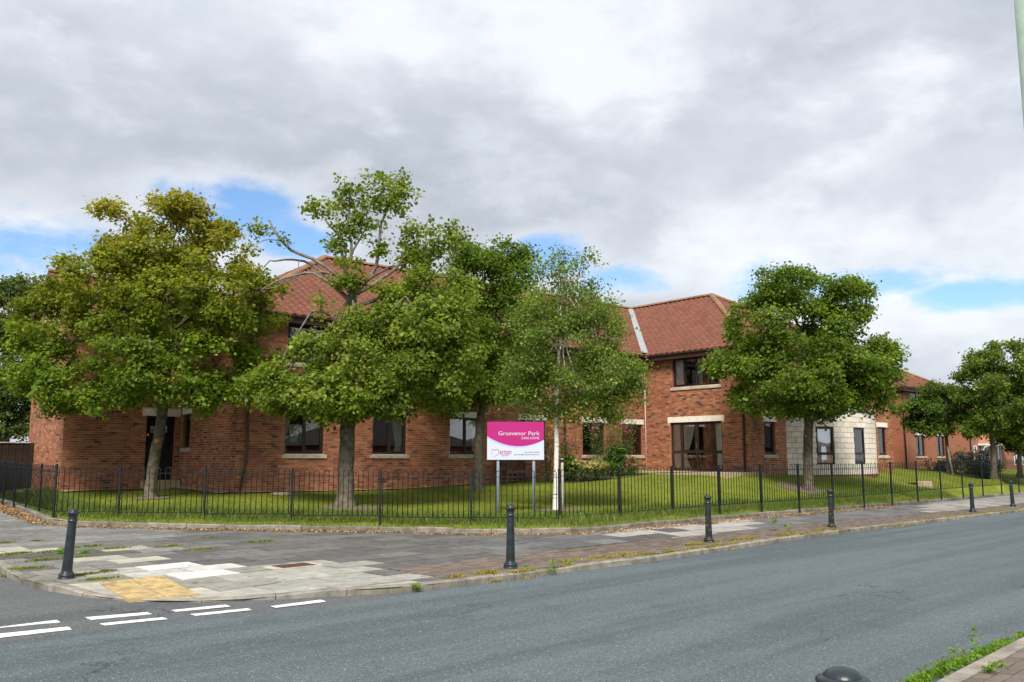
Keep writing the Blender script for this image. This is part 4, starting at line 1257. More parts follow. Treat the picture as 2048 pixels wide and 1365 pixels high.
# things in the windows
a, z = w_main.px(591, 862); mb = MB(); w_main.bx(mb, a-.155, a+.155, -.13, -.127, z-.2, z+.2)
o = mb.build('paper_notice', mat('brown_paper', (.50, .40, .24), .8, .1, 6)); o.parent = home
mb = MB()
for r, cc in ((.075, (.05, .15, .12)),):
    pr = [w_main.pt(a+math.cos(t)*r, -.125, z+.05+math.sin(t)*r) for t in np.linspace(0, math.pi, 12)]+[w_main.pt(a+math.cos(t)*r*.55, -.125, z+.05+math.sin(t)*r*.55) for t in np.linspace(math.pi, 0, 12)]
    mb.poly(pr)
mb.build('print', mat('green_ink', (.05, .15, .13), .8), o)
a, z = w_main.px(591, 878.5); mb = MB(); pr = []
for t in np.linspace(0, 2*math.pi, 24, endpoint=False): pr.append(w_main.pt(a+.125*math.copysign(abs(math.cos(t))**.6, math.cos(t)), -.126, z+.095*math.copysign(abs(math.sin(t))**.7, math.sin(t))))
mb.poly(pr); o = mb.build('green_sticker', mat('green_sticker', (.10, .50, .22), .5, .04, 3), home)
# patio by the french doors, path strips at the wall foot
mb = MB()
def flat(poly, z): mb.prism([tuple(uvw(*p)) for p in poly], z-.3, z)
flat([(16.1, -5.9), (18.55, -5.9), (18.55, -.01), (16.1, -.01)], 1.105)
tag(mb.build('patio', M['patio']), kind='structure')
mb = MB()
def follow(line, wd):
    line = [Vector(p) for p in line]; pts = []
    for a, b in zip(line[:-1], line[1:]):
        d = (b-a); n = max(1, int(d.length/.5)); 
        nn_ = Vector((d.y, -d.x)).normalized()
        for i in range(n):
            q = [a+d*(i/n), a+d*(i/n)+nn_*wd, a+d*((i+1)/n)+nn_*wd, a+d*((i+1)/n)]
            mb.quad(*[(*uvw(*p), lz(*uvw(*p))+.035) for p in q])
follow([(-3.6, 9), (-3.6, 4.5), (0, 4.5)], .55); follow([(-.0, 4.5), (0, 0)], .5); follow([(0, 0), (9.5, 0)], .18)
tag(mb.build('path', M['patio']), kind='structure')
# ------------------------------------------------------------------ bow-top railings
def hoop_mesh(w, h, r):
    mb = MB(); pts = [(-w/2, 0, 0), (-w/2, 0, h-w/2)]
    for k in range(1, 8): t = math.pi*(1-k/8); pts.append((w/2*math.cos(t), 0, h-w/2+w/2*math.sin(t)))
    pts += [(w/2, 0, h-w/2), (w/2, 0, 0)]
    mb.tube(pts, r, 5); return mb.mesh('hoop', M['iron'], True)
HOOP = hoop_mesh(.128, 1.075, .0095)
pm = MB(); pm.box(-.021, .021, -.021, .021, -.35, 1.17); pm.box(-.017, .017, -.017, .017, 1.17, 1.18); POST = pm.mesh('post', M['iron'])
def railing(name, pts, label, zlist=None, follow_slope=False):
    """pts: post positions; each panel is level and stepped like the photograph's"""
    root = empty(name, (pts[0].x, pts[0].y, lz(*pts[0]))); tag(root, label, 'fence')
    inv_ = root.location.copy()
    zs = [(zlist[i] if zlist else lz(*p)) for i, p in enumerate(pts)]
    for p, z in zip(pts, zs):
        o = link('post', POST, root, Vector((p.x, p.y, z+.0))-inv_)
        i = pts.index(p)
        if i+1 < len(pts): o.rotation_euler = (0, 0, math.atan2(pts[i+1].y-p.y, pts[i+1].x-p.x))
    for i in range(len(pts)-1):
        a, b = pts[i], pts[i+1]; d = b-a; L = d.length; ang = math.atan2(d.y, d.x); zb = (zs[i]+zs[i+1])/2+.075
        slope_follow = (not zlist) or follow_slope
        za_, zb_ = (zs[i]+.075, zs[i+1]+.075) if slope_follow else (zb, zb)
        for hz, th in ((.0, .01), (.93, .007)):
            mb = MB(); dn = d.normalized(); n = Vector((-dn.y, dn.x))
            mb.hexa([(*(a+n*.014+0*d), za_+hz-th), (*(a-n*.014), za_+hz-th), (*(b-n*.014), zb_+hz-th), (*(b+n*.014), zb_+hz-th),
                     (*(a+n*.014), za_+hz+th), (*(a-n*.014), za_+hz+th), (*(b-n*.014), zb_+hz+th), (*(b+n*.014), zb_+hz+th)])
            mb.v = [(x-inv_.x, y-inv_.y, z-inv_.z) for x, y, z in mb.v]
            mb.build('rail', M['iron'], root)
        nh = max(2, round(L/.252)); 
        for k in range(nh):
            t = (k+.5)/nh; p = a+d*t; zz_ = za_+(zb_-za_)*t
            o = link('hoop', HOOP, root, Vector((p.x, p.y, zz_))-inv_); o.rotation_euler = (0, 0, ang); o.scale = (1, 1, 1+rnd.uniform(-.006, .006))
    return root
mid = [Vector(((px-CX)/1734*Y, Y)) for px, Y, z in fence_mid]
railing('railing', mid, 'black bow-topped railing behind the corner paving, in front of the pink sign', [z for _, _, z in fence_mid])
rt = [P0+FDIR*(2.08*i) for i in range(18)]
railing('railing', rt, 'black bow-topped railing along the lawn beside the main road', [float(np.interp(2.08*i, [0, 8, 13.7, 19, 26, 36], [.22, .29, .29, .36, .41, .44])) for i in range(18)], True)
c0_ = mid[0]; lt = [c0_+VX*t for t in (9.1, 7.3, 5.8, 4.37, 2.92, 1.46, 0)]
railing('railing', lt, 'black bow-topped railing along the side road by the end wall')

# ------------------------------------------------------------------ bollards
prof_base = [(.0, -.05), (.112, -.05), (.113, .022), (.108, .032), (.103, .036), (.107, .046), (.107, .066), (.100, .078), (.086, .088), (.078, .102), (.0735, .13)]
prof_shaft = [(.0725, .128), (.0705, .17), (.0665, .35), (.0615, .6), (.0575, .80), (.0575, .803), (.064, .812), (.066, .822), (.064, .834), (.058, .842), (.0575, .846), (.0575, .885)]
prof_cap = [(.0585, .883), (.062, .90), (.070, .912), (.080, .922), (.0835, .934), (.083, .944), (.077, .952), (.066, .957), (.060, .959), (.058, .966), (.050, .979), (.036, .990), (.018, .997), (.002, .999)]
def bollard(p, label, matn='bollard', tilt=(0, 0), rz=0.0):
    root = empty('bollard', (p.x, p.y, pz(p.x, p.y)-.005)); root.rotation_euler = (tilt[0], tilt[1], rz)
    tag(root, label, 'bollard', 'black cast iron bollards along the kerbs')
    for nme, pr in (('base', prof_base), ('shaft', prof_shaft), ('cap', prof_cap)):
        mb = MB(); mb.lathe(pr, 28); o = mb.build(nme, M[matn], root); smooth_by_angle(o, .6)
    return root
def bpos(px, py): return G(px, py).xy
bollard(bpos(132, 1158), 'leaning black bollard beside the buff tactile paving', tilt=(.0, .045))
bollard(bpos(1021, 1136.5), 'clean black bollard on the block paving in front of the pink sign')
bollard(bpos(1418, 1085), 'black bollard with yellow lichen, next along the kerb from the one before the sign', 'bollard_lichen')
bollard(bpos(1663.5, 1056.3), 'lichen-spotted black bollard on the far kerb level with the round tree', 'bollard_lichen')
bollard(bpos(1945.5, 1024.5), 'plain black bollard on the far kerb, second from the far end of the row', rz=.3)
bollard(bpos(2026, 1013.5), 'plain black bollard at the far end of the kerbside row', tilt=(0, -.02))
d = ray(1684, 1331); t = 2.50/d.y
nb_ = bollard(Vector((d.x*t, d.y*t)), 'black bollard with domed cap on the near pavement across the road from the sign'); nb_.scale = (.88, .88, (H+d.z*t-gz(0, 2.5))/.999)
for c_ in nb_.children:
    if c_.name.startswith('cap'):
        for v_ in c_.data.vertices: v_.co.z = .999-(.999-v_.co.z)*.55
    if c_.name.startswith('shaft'):
        for v_ in c_.data.vertices: v_.co.z += .05 if v_.co.z > .7 else 0

# ------------------------------------------------------------------ street lighting column on the near pavement
Yp = 4.6; Xp = .6234*Yp+.085
root = empty('street_lamp', (Xp, Yp, gz(Xp, Yp))); tag(root, 'tall grey-green painted steel lamp column on the near pavement', 'street lamp')
mb = MB(); mb.tube([(0, 0, 0), (0, 0, 1.3), (0, 0, 1.32), (0, 0, 6.2)], [.085, .085, .085, .066], 20); mb.build('column', M['pole_green'], root, smooth_=True)
mb = MB(); mb.box(-.05, .05, -.092, -.06, .5, 1.0); mb.build('access_door', M['pole_green'], root)
mb = MB(); mb.tube([(0, 0, 6.15), (-.05, .05, 6.4), (-.35, .35, 6.55), (-.7, .7, 6.58)], .03, 8); mb.build('arm', M['pole_green'], root, smooth_=True)
mb = MB(); mb.tube([(-.62, .62, 6.56), (-.75, .75, 6.6), (-1.05, 1.05, 6.6), (-1.15, 1.15, 6.58)], [.05, .1, .1, .04], 10); mb.build('lantern', M['steel_post'], root, smooth_=True)

# ------------------------------------------------------------------ the sign
pL, pR = LW(996, 1027), LW(1068, 1028)
Ys = (pL.y+pR.y)/2
sroot = empty('sign_board', (0, 0, 0)); zl = AT(975, 843, Ys-.1)
tl, br = AT(974.5, 844, Ys-.06), AT(1088, 920, Ys-.06)
cx_, sw, sh = (tl.x+br.x)/2, br.x-tl.x, tl.z-br.z
sroot.location = (cx_, Ys-.06, br.z)
tag(sroot, 'pink and white care home sign board on two grey posts', 'sign')
mb = MB(); mb.box(-sw/2, sw/2, -.012, .012, 0, sh); mb.build('panel', M['sign_white'], sroot)
for p in (pL, pR):
    mb = MB(); mb.tube([(p.x-cx_, .052, lz(p.x, Ys)-.3-br.z), (p.x-cx_, .052, sh-.05)], .038, 16); mb.build('post', M['steel_post'], sroot, smooth_=True)
    mb = MB(); mb.box(p.x-cx_-.06, p.x-cx_+.06, .012, .09, .1, .14); mb.box(p.x-cx_-.06, p.x-cx_+.06, .012, .09, sh-.2, sh-.16); mb.build('bracket', M['steel_post'], sroot)
def curve_z(s):                                          # lower edge of the pink field, s = 0..1 across
    return sh*(1-(.385+.262*(1-((s-.56)/.56)**2)) if s < .56 else 1-(.475+.172*(1-((s-.56)/.44)**2)))
mb = MB(); n = 40
for i in range(n):
    a, b = i/n, (i+1)/n
    mb.quad((-sw/2+sw*a, -.0145, curve_z(a)), (-sw/2+sw*b, -.0145, curve_z(b)), (-sw/2+sw*b, -.0145, sh), (-sw/2+sw*a, -.0145, sh))
mb.build('pink_field', M['sign_pink'], sroot)
mb = MB()
for i in range(n):
    a, b = i/n, (i+1)/n; th = lambda s: .038*sh*(1.25-s)+.006
    mb.quad((-sw/2+sw*a, -.0138, curve_z(a)-th(a)), (-sw/2+sw*b, -.0138, curve_z(b)-th(b)), (-sw/2+sw*b, -.0138, curve_z(b)), (-sw/2+sw*a, -.0138, curve_z(a)))
mb.build('lilac_stripe', M['sign_lilac'], sroot)
def text(s, x, z, size, material, align, width=None, bold=0.0, name='lettering'):
    c = bpy.data.curves.new(name, 'FONT'); c.body = s; c.size = size; c.align_x = align; c.offset = bold; c.extrude = .0008
    o = bpy.data.objects.new('tmp_text', c); COL.objects.link(o); bpy.context.view_layer.update()
    me = bpy.data.meshes.new_from_object(o.evaluated_get(bpy.context.evaluated_depsgraph_get())); bpy.data.objects.remove(o); bpy.data.curves.remove(c)
    me.materials.clear(); me.materials.append(material)
    co = np.empty(len(me.vertices)*3, np.float32); me.vertices.foreach_get('co', co); co = co.reshape(-1, 3)
    if width: 
        w_ = co[:, 0].max()-co[:, 0].min(); co[:, 0] *= width/w_
    out_ = np.c_[co[:, 0], -co[:, 2]*1.0, co[:, 1]]
    me.vertices.foreach_set('co', out_.astype(np.float32).ravel()); me.update()
    # one object per letter
    import bmesh
    bm = bmesh.new(); bm.from_mesh(me); seen_ = set(); isl = []
    bm.verts.ensure_lookup_table()
    for v in bm.verts:
        if v.index in seen_: continue
        st_ = [v]; grp = set()
        while st_:
            q = st_.pop()
            if q.index in grp: continue
            grp.add(q.index); st_ += [e.other_vert(q) for e in q.link_edges]
        seen_ |= grp; isl.append(grp)
    for grp in isl:
        idx = {i: k for k, i in enumerate(sorted(grp))}
        m2 = bpy.data.meshes.new('letter'); m2.from_pydata([tuple(bm.verts[i].co) for i in sorted(grp)], [], [[idx[v.index] for v in f.verts] for f in bm.faces if f.verts[0].index in grp])
        m2.materials.append(material); m2.update(); link('letter', m2, sroot, (x, -.0165, z))
    bm.free()
xr = -sw/2+sw*.922
text('Grosvenor Park', xr, sh*(1-.355), sh*.148, M['sign_white'], 'RIGHT', sw*.725, .0)
text('CARE HOME', xr, sh*(1-.462), sh*.088, M['sign_white'], 'RIGHT', sw*.32, .0)
text('arton', -sw/2+sw*.218, sh*(1-.84), sh*.155, M['sign_pink'], 'LEFT', sw*.205, .0)
text('Care Homes', -sw/2+sw*.255, sh*(1-.905), sh*.035, M['sign_pink'], 'LEFT', sw*.115)
text('Tel: 01325 466 867', xr, sh*(1-.815), sh*.04, M['sign_grey'], 'RIGHT', sw*.27)
text('grosvenor@martoncarehomes.co.uk', xr, sh*(1-.875), sh*.04, M['sign_grey'], 'RIGHT', sw*.45)
mb = MB(); mb.box(-sw/2+sw*.225, -sw/2+sw*.42, -.0152, -.0146, sh*(1-.868), sh*(1-.862)); mb.build('rule', M['sign_pink'], sroot)
# the drawn heart that forms the M
hp = [(.085, .86), (.078, .80), (.082, .755), (.10, .73), (.125, .735), (.140, .765), (.150, .74), (.175, .728), (.20, .745), (.21, .785), (.203, .83), (.175, .875), (.14, .905), (.115, .92)]
mb = MB(); pts = [Vector((-sw/2+sw*a, -.0155, sh*(1-b))) for a, b in hp]
pts = [Vector((p.x, p.y, p.z)) for p in smooth_pl(pts, 2)]
for i, (a, b) in enumerate(zip(pts[:-1], pts[1:])):
    t = i/len(pts); wdt = .004+.007*math.sin(math.pi*min(1, t*1.1)); dn = (b-a).normalized(); nn_ = Vector((-dn.z, 0, dn.x))*wdt/2
    mb.quad(a-nn_, b-nn_, b+nn_, a+nn_)
mb.build('heart_emblem', M['sign_pink'], sroot)

# ------------------------------------------------------------------ bench by the long wall
ua, _ = w_main.px(984, 930); ub, _ = w_main.px(1044, 930)
ba, bb = ua+.12, ub+.02; bl = bb-ba; bz = lz(*uvw((ba+bb)/2, -.5))+.02
bench = empty('garden_bench', (*uvw((ba+bb)/2, -.42), bz), BA); tag(bench, 'dark brown slatted wooden bench against the brick wall behind the sign', 'bench')
def bpart(nm, *boxes):
    mb = MB()
    for b in boxes: mb.box(*b)
    return mb.build(nm, M['bench'], bench)
for x in (-bl/2, bl/2-.06):
    bpart('leg', (x, x+.06, -.30, -.24, 0, .64)); bpart('leg', (x, x+.06, .24, .30, 0, .92)); bpart('armrest', (x-.005, x+.065, -.34, .30, .64, .68))
    bpart('side_rail', (x+.01, x+.05, -.24, .24, .34, .41)); bpart('side_rail', (x+.01, x+.05, -.24, .24, .12, .17))
for k in range(5): y = -.29+k*.105; bpart('seat_slat', (-bl/2+.06, bl/2-.06, y, y+.085, .415, .44))
bpart('seat_rail', (-bl/2+.06, bl/2-.06, -.29, -.25, .33, .41)); bpart('top_rail', (-bl/2+.06, bl/2-.06, .245, .295, .88, .96)); bpart('back_rail', (-bl/2+.06, bl/2-.06, .245, .295, .46, .52))
nb = int((bl-.16)/.075)
for k in range(nb): x = -bl/2+.09+k*(bl-.18)/nb; bpart('back_slat', (x, x+.042, .255, .285, .52, .88))

# ------------------------------------------------------------------ dining chairs and the lit wall lamp seen through the french doors
def chair(a, o, rz, label):
    p = w_wing.pt(a, o, 0); q = uvw(p[0], p[1])
    r = empty('dining_chair', (q.x, q.y, FLOOR+.006), rz); tag(r, label, 'chair', 'chairs inside the french doors')
    def cp(nm, *bs):
        mb = MB()
        for b in bs: mb.box(*b)
        mb.build(nm, M['chair'], r)
    for x in (-.22, .18):
        cp('leg', (x, x+.04, -.22, -.18, 0, .45)); cp('leg', (x, x+.04, .18, .22, 0, .88))
    cp('seat', (-.23, .23, -.23, .23, .43, .475)); cp('back_rail', (-.18, .18, .185, .215, .78, .88)); cp('back_rail', (-.18, .18, .185, .215, .60, .66)); cp('stretcher', (-.2, .2, -.21, -.19, .2, .23))
ang0 = math.atan2(w_wing.n.dot(Vector((UX.x, VX.x))), 1)
wa = BA-math.pi/2
chair(fd0+(fd1-fd0)*.30, -.95, wa+math.pi, 'light wooden chair behind the left leaf of the french doors')
chair(fd0+(fd1-fd0)*.62, -.80, wa+math.pi, 'light wooden chair behind the right leaf of the french doors')
chair(fd0+(fd1-fd0)*.95, -.85, wa+math.pi, 'light wooden chair behind the side light of the french doors')
# lamp: on the back wall of the room, where the line of sight meets it
u_, v_, z_ = BR(1410, 869, Vector(w_wing.pt(0, -4.12, 0)[:2]), w_wing.n)
q = uvw(u_, v_); lr = empty('wall_lamp', (q.x, q.y, z_), wa); tag(lr, 'lit wall lamp glowing yellow inside the french doors', 'lamp')
mb = MB(); mb.lathe([(.02, -.05), (.10, -.03), (.19, .05), (.16, .055), (.02, .02)], 16); mb.build('shade', M['lampglow'], lr, smooth_=True)
mb = MB(); mb.box(-.03, .03, -.02, .14, -.06, -.04); mb.build('bracket', M['steel_post'], lr)

# ------------------------------------------------------------------ close-boarded fence at the far left
ga_, gb_ = Vector((-3.62, 8.2)), Vector((-14, 8.2))
fz = lz(*uvw(-5, 8.2))-.15
froot = empty('board_fence', (*uvw(*ga_), 0), BA+math.pi); tag(froot, 'dark brown close-boarded timber fence beside the end wall of the care home', 'fence')
L = (gb_-ga_).length; n = int(L/.105)
bmx = MB(); bmx.box(0, .115, -.012, .012, 0, 1.86); bme2 = bmx.mesh('board', M['wood_dark'])
for k in range(n):
    o = link('board', bme2, froot, (k*.105, (.006 if k % 2 else -.008), fz)); o.scale = (1, 1, 1+rnd.uniform(-.004, .004))
mb = MB(); mb.box(0, L, -.05, .05, fz+1.86, fz+1.895); mb.build('capping', M['stake'], froot)
for k in range(5): mb = MB(); mb.box(.0+k*2.4, .1+k*2.4, -.03, .08, fz, fz+1.88); mb.build('post', M['wood_dark'], froot)

# ------------------------------------------------------------------ neighbouring brick house beyond, with white door and bay
hq = AT(1936, 925, 70); hang = math.radians(40.9)
house = empty('brick_house', (hq.x, hq.y, 0), hang); tag(house, 'pale red brick house with white porch and bay window beyond the garden trees', 'house')
class HW(Wall): pass
hf = Wall((0, 0), (14, 0)); hs = Wall((0, 9), (0, 0)); hp2 = Wall((-4.2, 2.5), (0, 2.5))
def simple_wall(w, z0, z1, parent, m, holes=()):
    mb = MB(); uvs = []
    xs = sorted({0, w.L, *[h[0] for h in holes], *[h[1] for h in holes]}); zs = sorted({z0, z1, *[h[2] for h in holes], *[h[3] for h in holes]})
    for i in range(len(xs)-1):
        for j in range(len(zs)-1):
            if any(h[0] < (xs[i]+xs[i+1])/2 < h[1] and h[2] < (zs[j]+zs[j+1])/2 < h[3] for h in holes): continue
            mb.quad(w.pt(xs[i], 0, zs[j]), w.pt(xs[i+1], 0, zs[j]), w.pt(xs[i+1], 0, zs[j+1]), w.pt(xs[i], 0, zs[j+1])); uvs += [(xs[i], zs[j]), (xs[i+1], zs[j]), (xs[i+1], zs[j+1]), (xs[i], zs[j+1])]
    me = mb.mesh('wall', m); me.uv_layers.new(name='UVMap').data.foreach_set('uv', [c for p in uvs for c in p])
    return link('wall', me, parent)
def hx(px, py=905):
    d = ray(px, py); c = math.cos(hang); s = math.sin(hang); ox, oy = hq.x, hq.y
    n_ = Vector((s, -c)); t = (ox*n_.x+oy*n_.y)/(d.x*n_.x+d.y*n_.y); return (d.x*t-ox)*c+(d.y*t-oy)*s
hb = .3; hg = hb+5.2
wn = [(hx(1948), hx(1954), 1.3, 2.65), (hx(1962), hx(1978), hb+.25, 2.65), (hx(1983), hx(2001), 1.05, 2.7), (hx(1983), hx(2001), 4.1, 5.2), (hx(2027), hx(2033), 1.05, 2.7), (hx(2038), hx(2052), 1.05, 2.7)]
simple_wall(hf, hb-.6, hg, house, M['brick_house'], wn); simple_wall(hs, hb-.6, hg, house, M['brick_house']); simple_wall(hp2, hb-.6, 3.2, house, M['brick_house'])
for i, (a0, a1, z0, z1) in enumerate(wn):
    mb = MB(); fr = .07
    for q in ((a0, a1, z0, z0+fr), (a0, a1, z1-fr, z1), (a0, a0+fr, z0+fr, z1-fr), (a1-fr, a1, z0+fr, z1-fr)): hf.bx(mb, q[0], q[1], -.06, .03, q[2], q[3])
    if a1-a0 > 1.0:
        for s in (.36, .66): x = a0+(a1-a0)*s; hf.bx(mb, x-.03, x+.03, -.06, .031, z0+fr, z1-fr)
        if i != 1: hf.bx(mb, a0+(a1-a0)*.36, a0+(a1-a0)*.66, -.06, .029, z1-.5, z1-.44)
    o = mb.build('window' if i != 1 else 'door', M['white_pvc'], house)
    mb = MB(); hf.bx(mb, a0+fr, a1-fr, -.03, -.02, z0+fr, z1-fr); mb.build('pane', M['glass'], o)
    mb = MB(); hf.bx(mb, a0-.3, a1+.3, -2.2, -.4, z0-.3, z1+.2); mb.build('room_lining', M['room'], house)
# porch canopy over door and bay
c0x, c1x = hx(1957), hx(2003); cz = 2.78
mb = MB(); A_ = [(c0x, -1.0, cz), (c1x, -1.0, cz), (c1x, 0, cz+.5), (c0x+.6, 0, cz+.95), (c0x, 0, cz)]
apx = (c0x+1.0, -.5, cz+.95)
mb.quad((c0x+.0, -1.0, cz+.05), (c1x, -1.0, cz+.05), (c1x-.5, 0, cz+.85), (c0x+.9, 0, cz+1.0)); mb.tri((c0x, 0, cz+.05), (c0x, -1.0, cz+.05), (c0x+.9, 0, cz+1.0)); mb.build('porch_roof', M['house_tile'], house)
mb = MB(); mb.box(c0x, c1x, -1.02, -.96, cz-.1, cz+.045); mb.box(c0x, c0x+.06, -.96, 0, cz-.1, cz+.045)
mb.tube([(c0x+.05, -.95, cz-.1), (c0x+.05, -.5, cz-.25), (c0x+.05, -.1, cz-.9)], .05, 6); mb.build('porch_beam', M['white_pvc'], house)
mb = MB(); e = .4
mb.quad((-e, -e, hg-.1), (14+e, -e, hg-.1), (14+e, 4.5, hg+2.7), (-e, 4.5, hg+2.7)); mb.quad((14+e, 9+e, hg-.1), (-e, 9+e, hg-.1), (-e, 4.5, hg+2.7), (14+e, 4.5, hg+2.7)); mb.build('roof', M['house_tile'], house)
mb = MB(); mb.tri((0, 9, hg), (0, 0, hg), (0, 4.5, hg+2.6)); mb.build('gable', M['brick_house'], house)
mb = MB(); mb.tube([(.55, -.08, hg-.1), (.55, -.08, hb)], .05, 6); mb.build('downpipe', M['iron'], house)
# grey boarded gate fence beside the house
gf = empty('garden_fence', (*AT(1912, 925, 66).xy, 0), hang); tag(gf, 'weathered grey board fence between the care home and the brick house', 'fence')
gm = MB(); gm.box(0, .13, -.01, .01, 0, 1.5); gme = gm.mesh('board', mat('grey_boards', (.12, .10, .10), .9, .2, 6))
for k in range(20): o = link('board', gme, gf, (k*.14-.2, 0, .55)); o.scale = (1, 1, 1+rnd.uniform(-.03, .03))

# ------------------------------------------------------------------ small things on the ground
def cover(px, py, w_, d_, label, round_=False, rim=True):
    p = G(px, py); r = empty('manhole_cover', (p.x, p.y, pz(p.x, p.y)), ga); tag(r, label, 'manhole cover')
    if round_:
        mb = MB(); mb.lathe([(w_/2, -.02), (w_/2, .007), (w_/2-.02, .009)], 20); mb.build('plate', M['iron_rust'], r)
    else:
        mb = MB(); mb.box(-w_/2, w_/2, -d_/2, d_/2, -.02, .009)
        for i in range(8):
            for j in range(4): x = -w_/2+(i+.5)*w_/8; y = -d_/2+(j+.5)*d_/4; mb.box(x-.02, x+.02, y-.012, y+.012, .009, .012)
        mb.build('plate', M['iron_rust'], r)
        mb = MB()
        for q in ((-w_/2-.05, w_/2+.05, -d_/2-.07, -d_/2-.002), (-w_/2-.05, w_/2+.05, d_/2+.002, d_/2+.03), (-w_/2-.16, -w_/2-.002, -d_/2, d_/2), (w_/2+.002, w_/2+.10, -d_/2, d_/2)): mb.box(q[0], q[1], q[2], q[3], -.02, .008)
        mb.build('surround', M['sill'], r)
cover(588, 1132, .62, .42, 'rectangular brown manhole cover set in the slabs before the railing')
cover(217, 1142, .26, .26, 'small round rusty cover near the leaning bollard', True)
p = LW(1849, 975); r = empty('stone_block', (p.x, p.y, lz(p.x, p.y)), .5); tag(r, 'buff stone block lying on the sloping lawn behind the railing', 'stone')
mb = MB(); mb.box(-.28, .28, -.2, .2, -.1, .26); o = mb.build('block', M['stone'], r); o.color = (.75, .6, .5, 1)
bv = o.modifiers.new('bevel', 'BEVEL'); bv.width = .03; bv.segments = 2
p = LW(1828, 969); r = empty('plank', (p.x, p.y, lz(p.x, p.y)), .05); tag(r, 'short dark timber plank lying on the lawn beside the buff stone', 'plank')
mb = MB(); mb.box(-.35, .35, -.06, .06, .0, .07); mb.build('board', M['wood_dark'], r)
p = LW(562, 988.5); r = empty('drain_cover', (p.x, p.y, lz(p.x, p.y)), 0); tag(r, 'round concrete drain cover in the grass at the wall foot', 'drain cover')
mb = MB(); mb.lathe([(.30, -.05), (.30, .03), (.26, .045), (.0, .045)], 20); mb.build('lid', M['sill'], r)

# ------------------------------------------------------------------ low houses across the road, outside the frame: the windows mirror them
def bungalow(t_, L_, D_, label):
    c_ = Vector((9.7, -.8))+Vector((.74, .67))*t_; r = empty('bungalow', (c_.x, c_.y, 0), math.atan2(.67, .74)); tag(r, label, 'bungalow', 'bungalows across the road mirrored in the windows')
    hw, hd = L_/2, D_/2; z0, z1, zr = -.6, 2.5, 4.6
    mb = MB()
    for a, b in (((-hw, hd), (hw, hd)), ((hw, hd), (hw, -hd)), ((hw, -hd), (-hw, -hd)), ((-hw, -hd), (-hw, hd))): mb.quad((*b, z0), (*a, z0), (*a, z1), (*b, z1))
    me = mb.mesh('wall', M['brick_house']); me.uv_layers.new(name='UVMap').data.foreach_set('uv', [c for v in mb.v for c in (v[0]+v[1], v[2])]); link('wall', me, r)
    e = .4; mb = MB(); A = [(-hw-e, -hd-e, z1), (hw+e, -hd-e, z1), (hw+e, hd+e, z1), (-hw-e, hd+e, z1)]; R0, R1 = (-hw+hd, 0, zr), (hw-hd, 0, zr)
    mb.quad(A[0], A[1], R1, R0); mb.quad(A[2], A[3], R0, R1); mb.tri(A[1], A[2], R1); mb.tri(A[3], A[0], R0); mb.build('roof', mat('dark_tiles', (.05, .04, .04), .85, .2, 5), r)
    for x in (-hw*.6, hw*.1, hw*.6):
        mb = MB(); mb.box(x-.7, x+.7, hd-.02, hd+.05, .9, 2.1); w_ = mb.build('window', M['white_pvc'], r); mb = MB(); mb.box(x-.6, x+.6, hd+.051, hd+.06, 1.0, 2.0); mb.build('pane', M['glass'], w_)
for t_, L_ in ((12, 12), (28, 13), (44, 12), (60, 14)): bungalow(t_, L_, 8.5, 'low dark-roofed brick bungalow across the road, seen only as a reflection in the windows')
# ------------------------------------------------------------------ foliage
def leaves(centres, outward, per, spread, size, cols, flat=.7, droop=.3, seed=1, aspect=.62, jit=.22):
    """leaf-sized faces scattered round twig ends; cols: base colour of each twig"""
    rs = np.random.RandomState(seed); n = len(centres); m = n*per
    c = np.repeat(centres, per, 0); ow = np.repeat(outward, per, 0)
    off = rs.normal(size=(m, 3))*spread*np.array([1, 1, flat]); p = c+off
    nrm_ = ow*.45+np.array([0, 0, .55])+rs.normal(size=(m, 3))*.55; nrm_ /= np.linalg.norm(nrm_, axis=1)[:, None]+1e-9
    ax = off*.8/spread*.3+ow*.25+rs.normal(size=(m, 3))*.6-np.array([0, 0, droop]); ax -= nrm_*(ax*nrm_).sum(1)[:, None]; ax /= np.linalg.norm(ax, axis=1)[:, None]+1e-9
    sd_ = np.cross(nrm_, ax); s = size*rs.uniform(.5, 1.35, m)[:, None]
    tip = p+ax*s*.5; base = p-ax*s*.5; l = p+sd_*s*.5*aspect+nrm_*s*.12-ax*s*.06; r = p-sd_*s*.5*aspect+nrm_*s*.12-ax*s*.06
    V = np.stack([base, r, tip, l], 1).reshape(-1, 3)
    k = np.arange(m)[:, None]*4; T = np.concatenate([k+[0, 1, 2], k+[0, 2, 3]], 1).reshape(-1, 3)
    col = np.repeat(cols, per, 0)*(1+rs.normal(size=(m, 1))*jit).clip(.45, 1.8); col = col*(1+rs.normal(size=(m, 3))*.05)
    C = np.repeat(col, 4, 0).clip(0, 1)
    return V, T, C
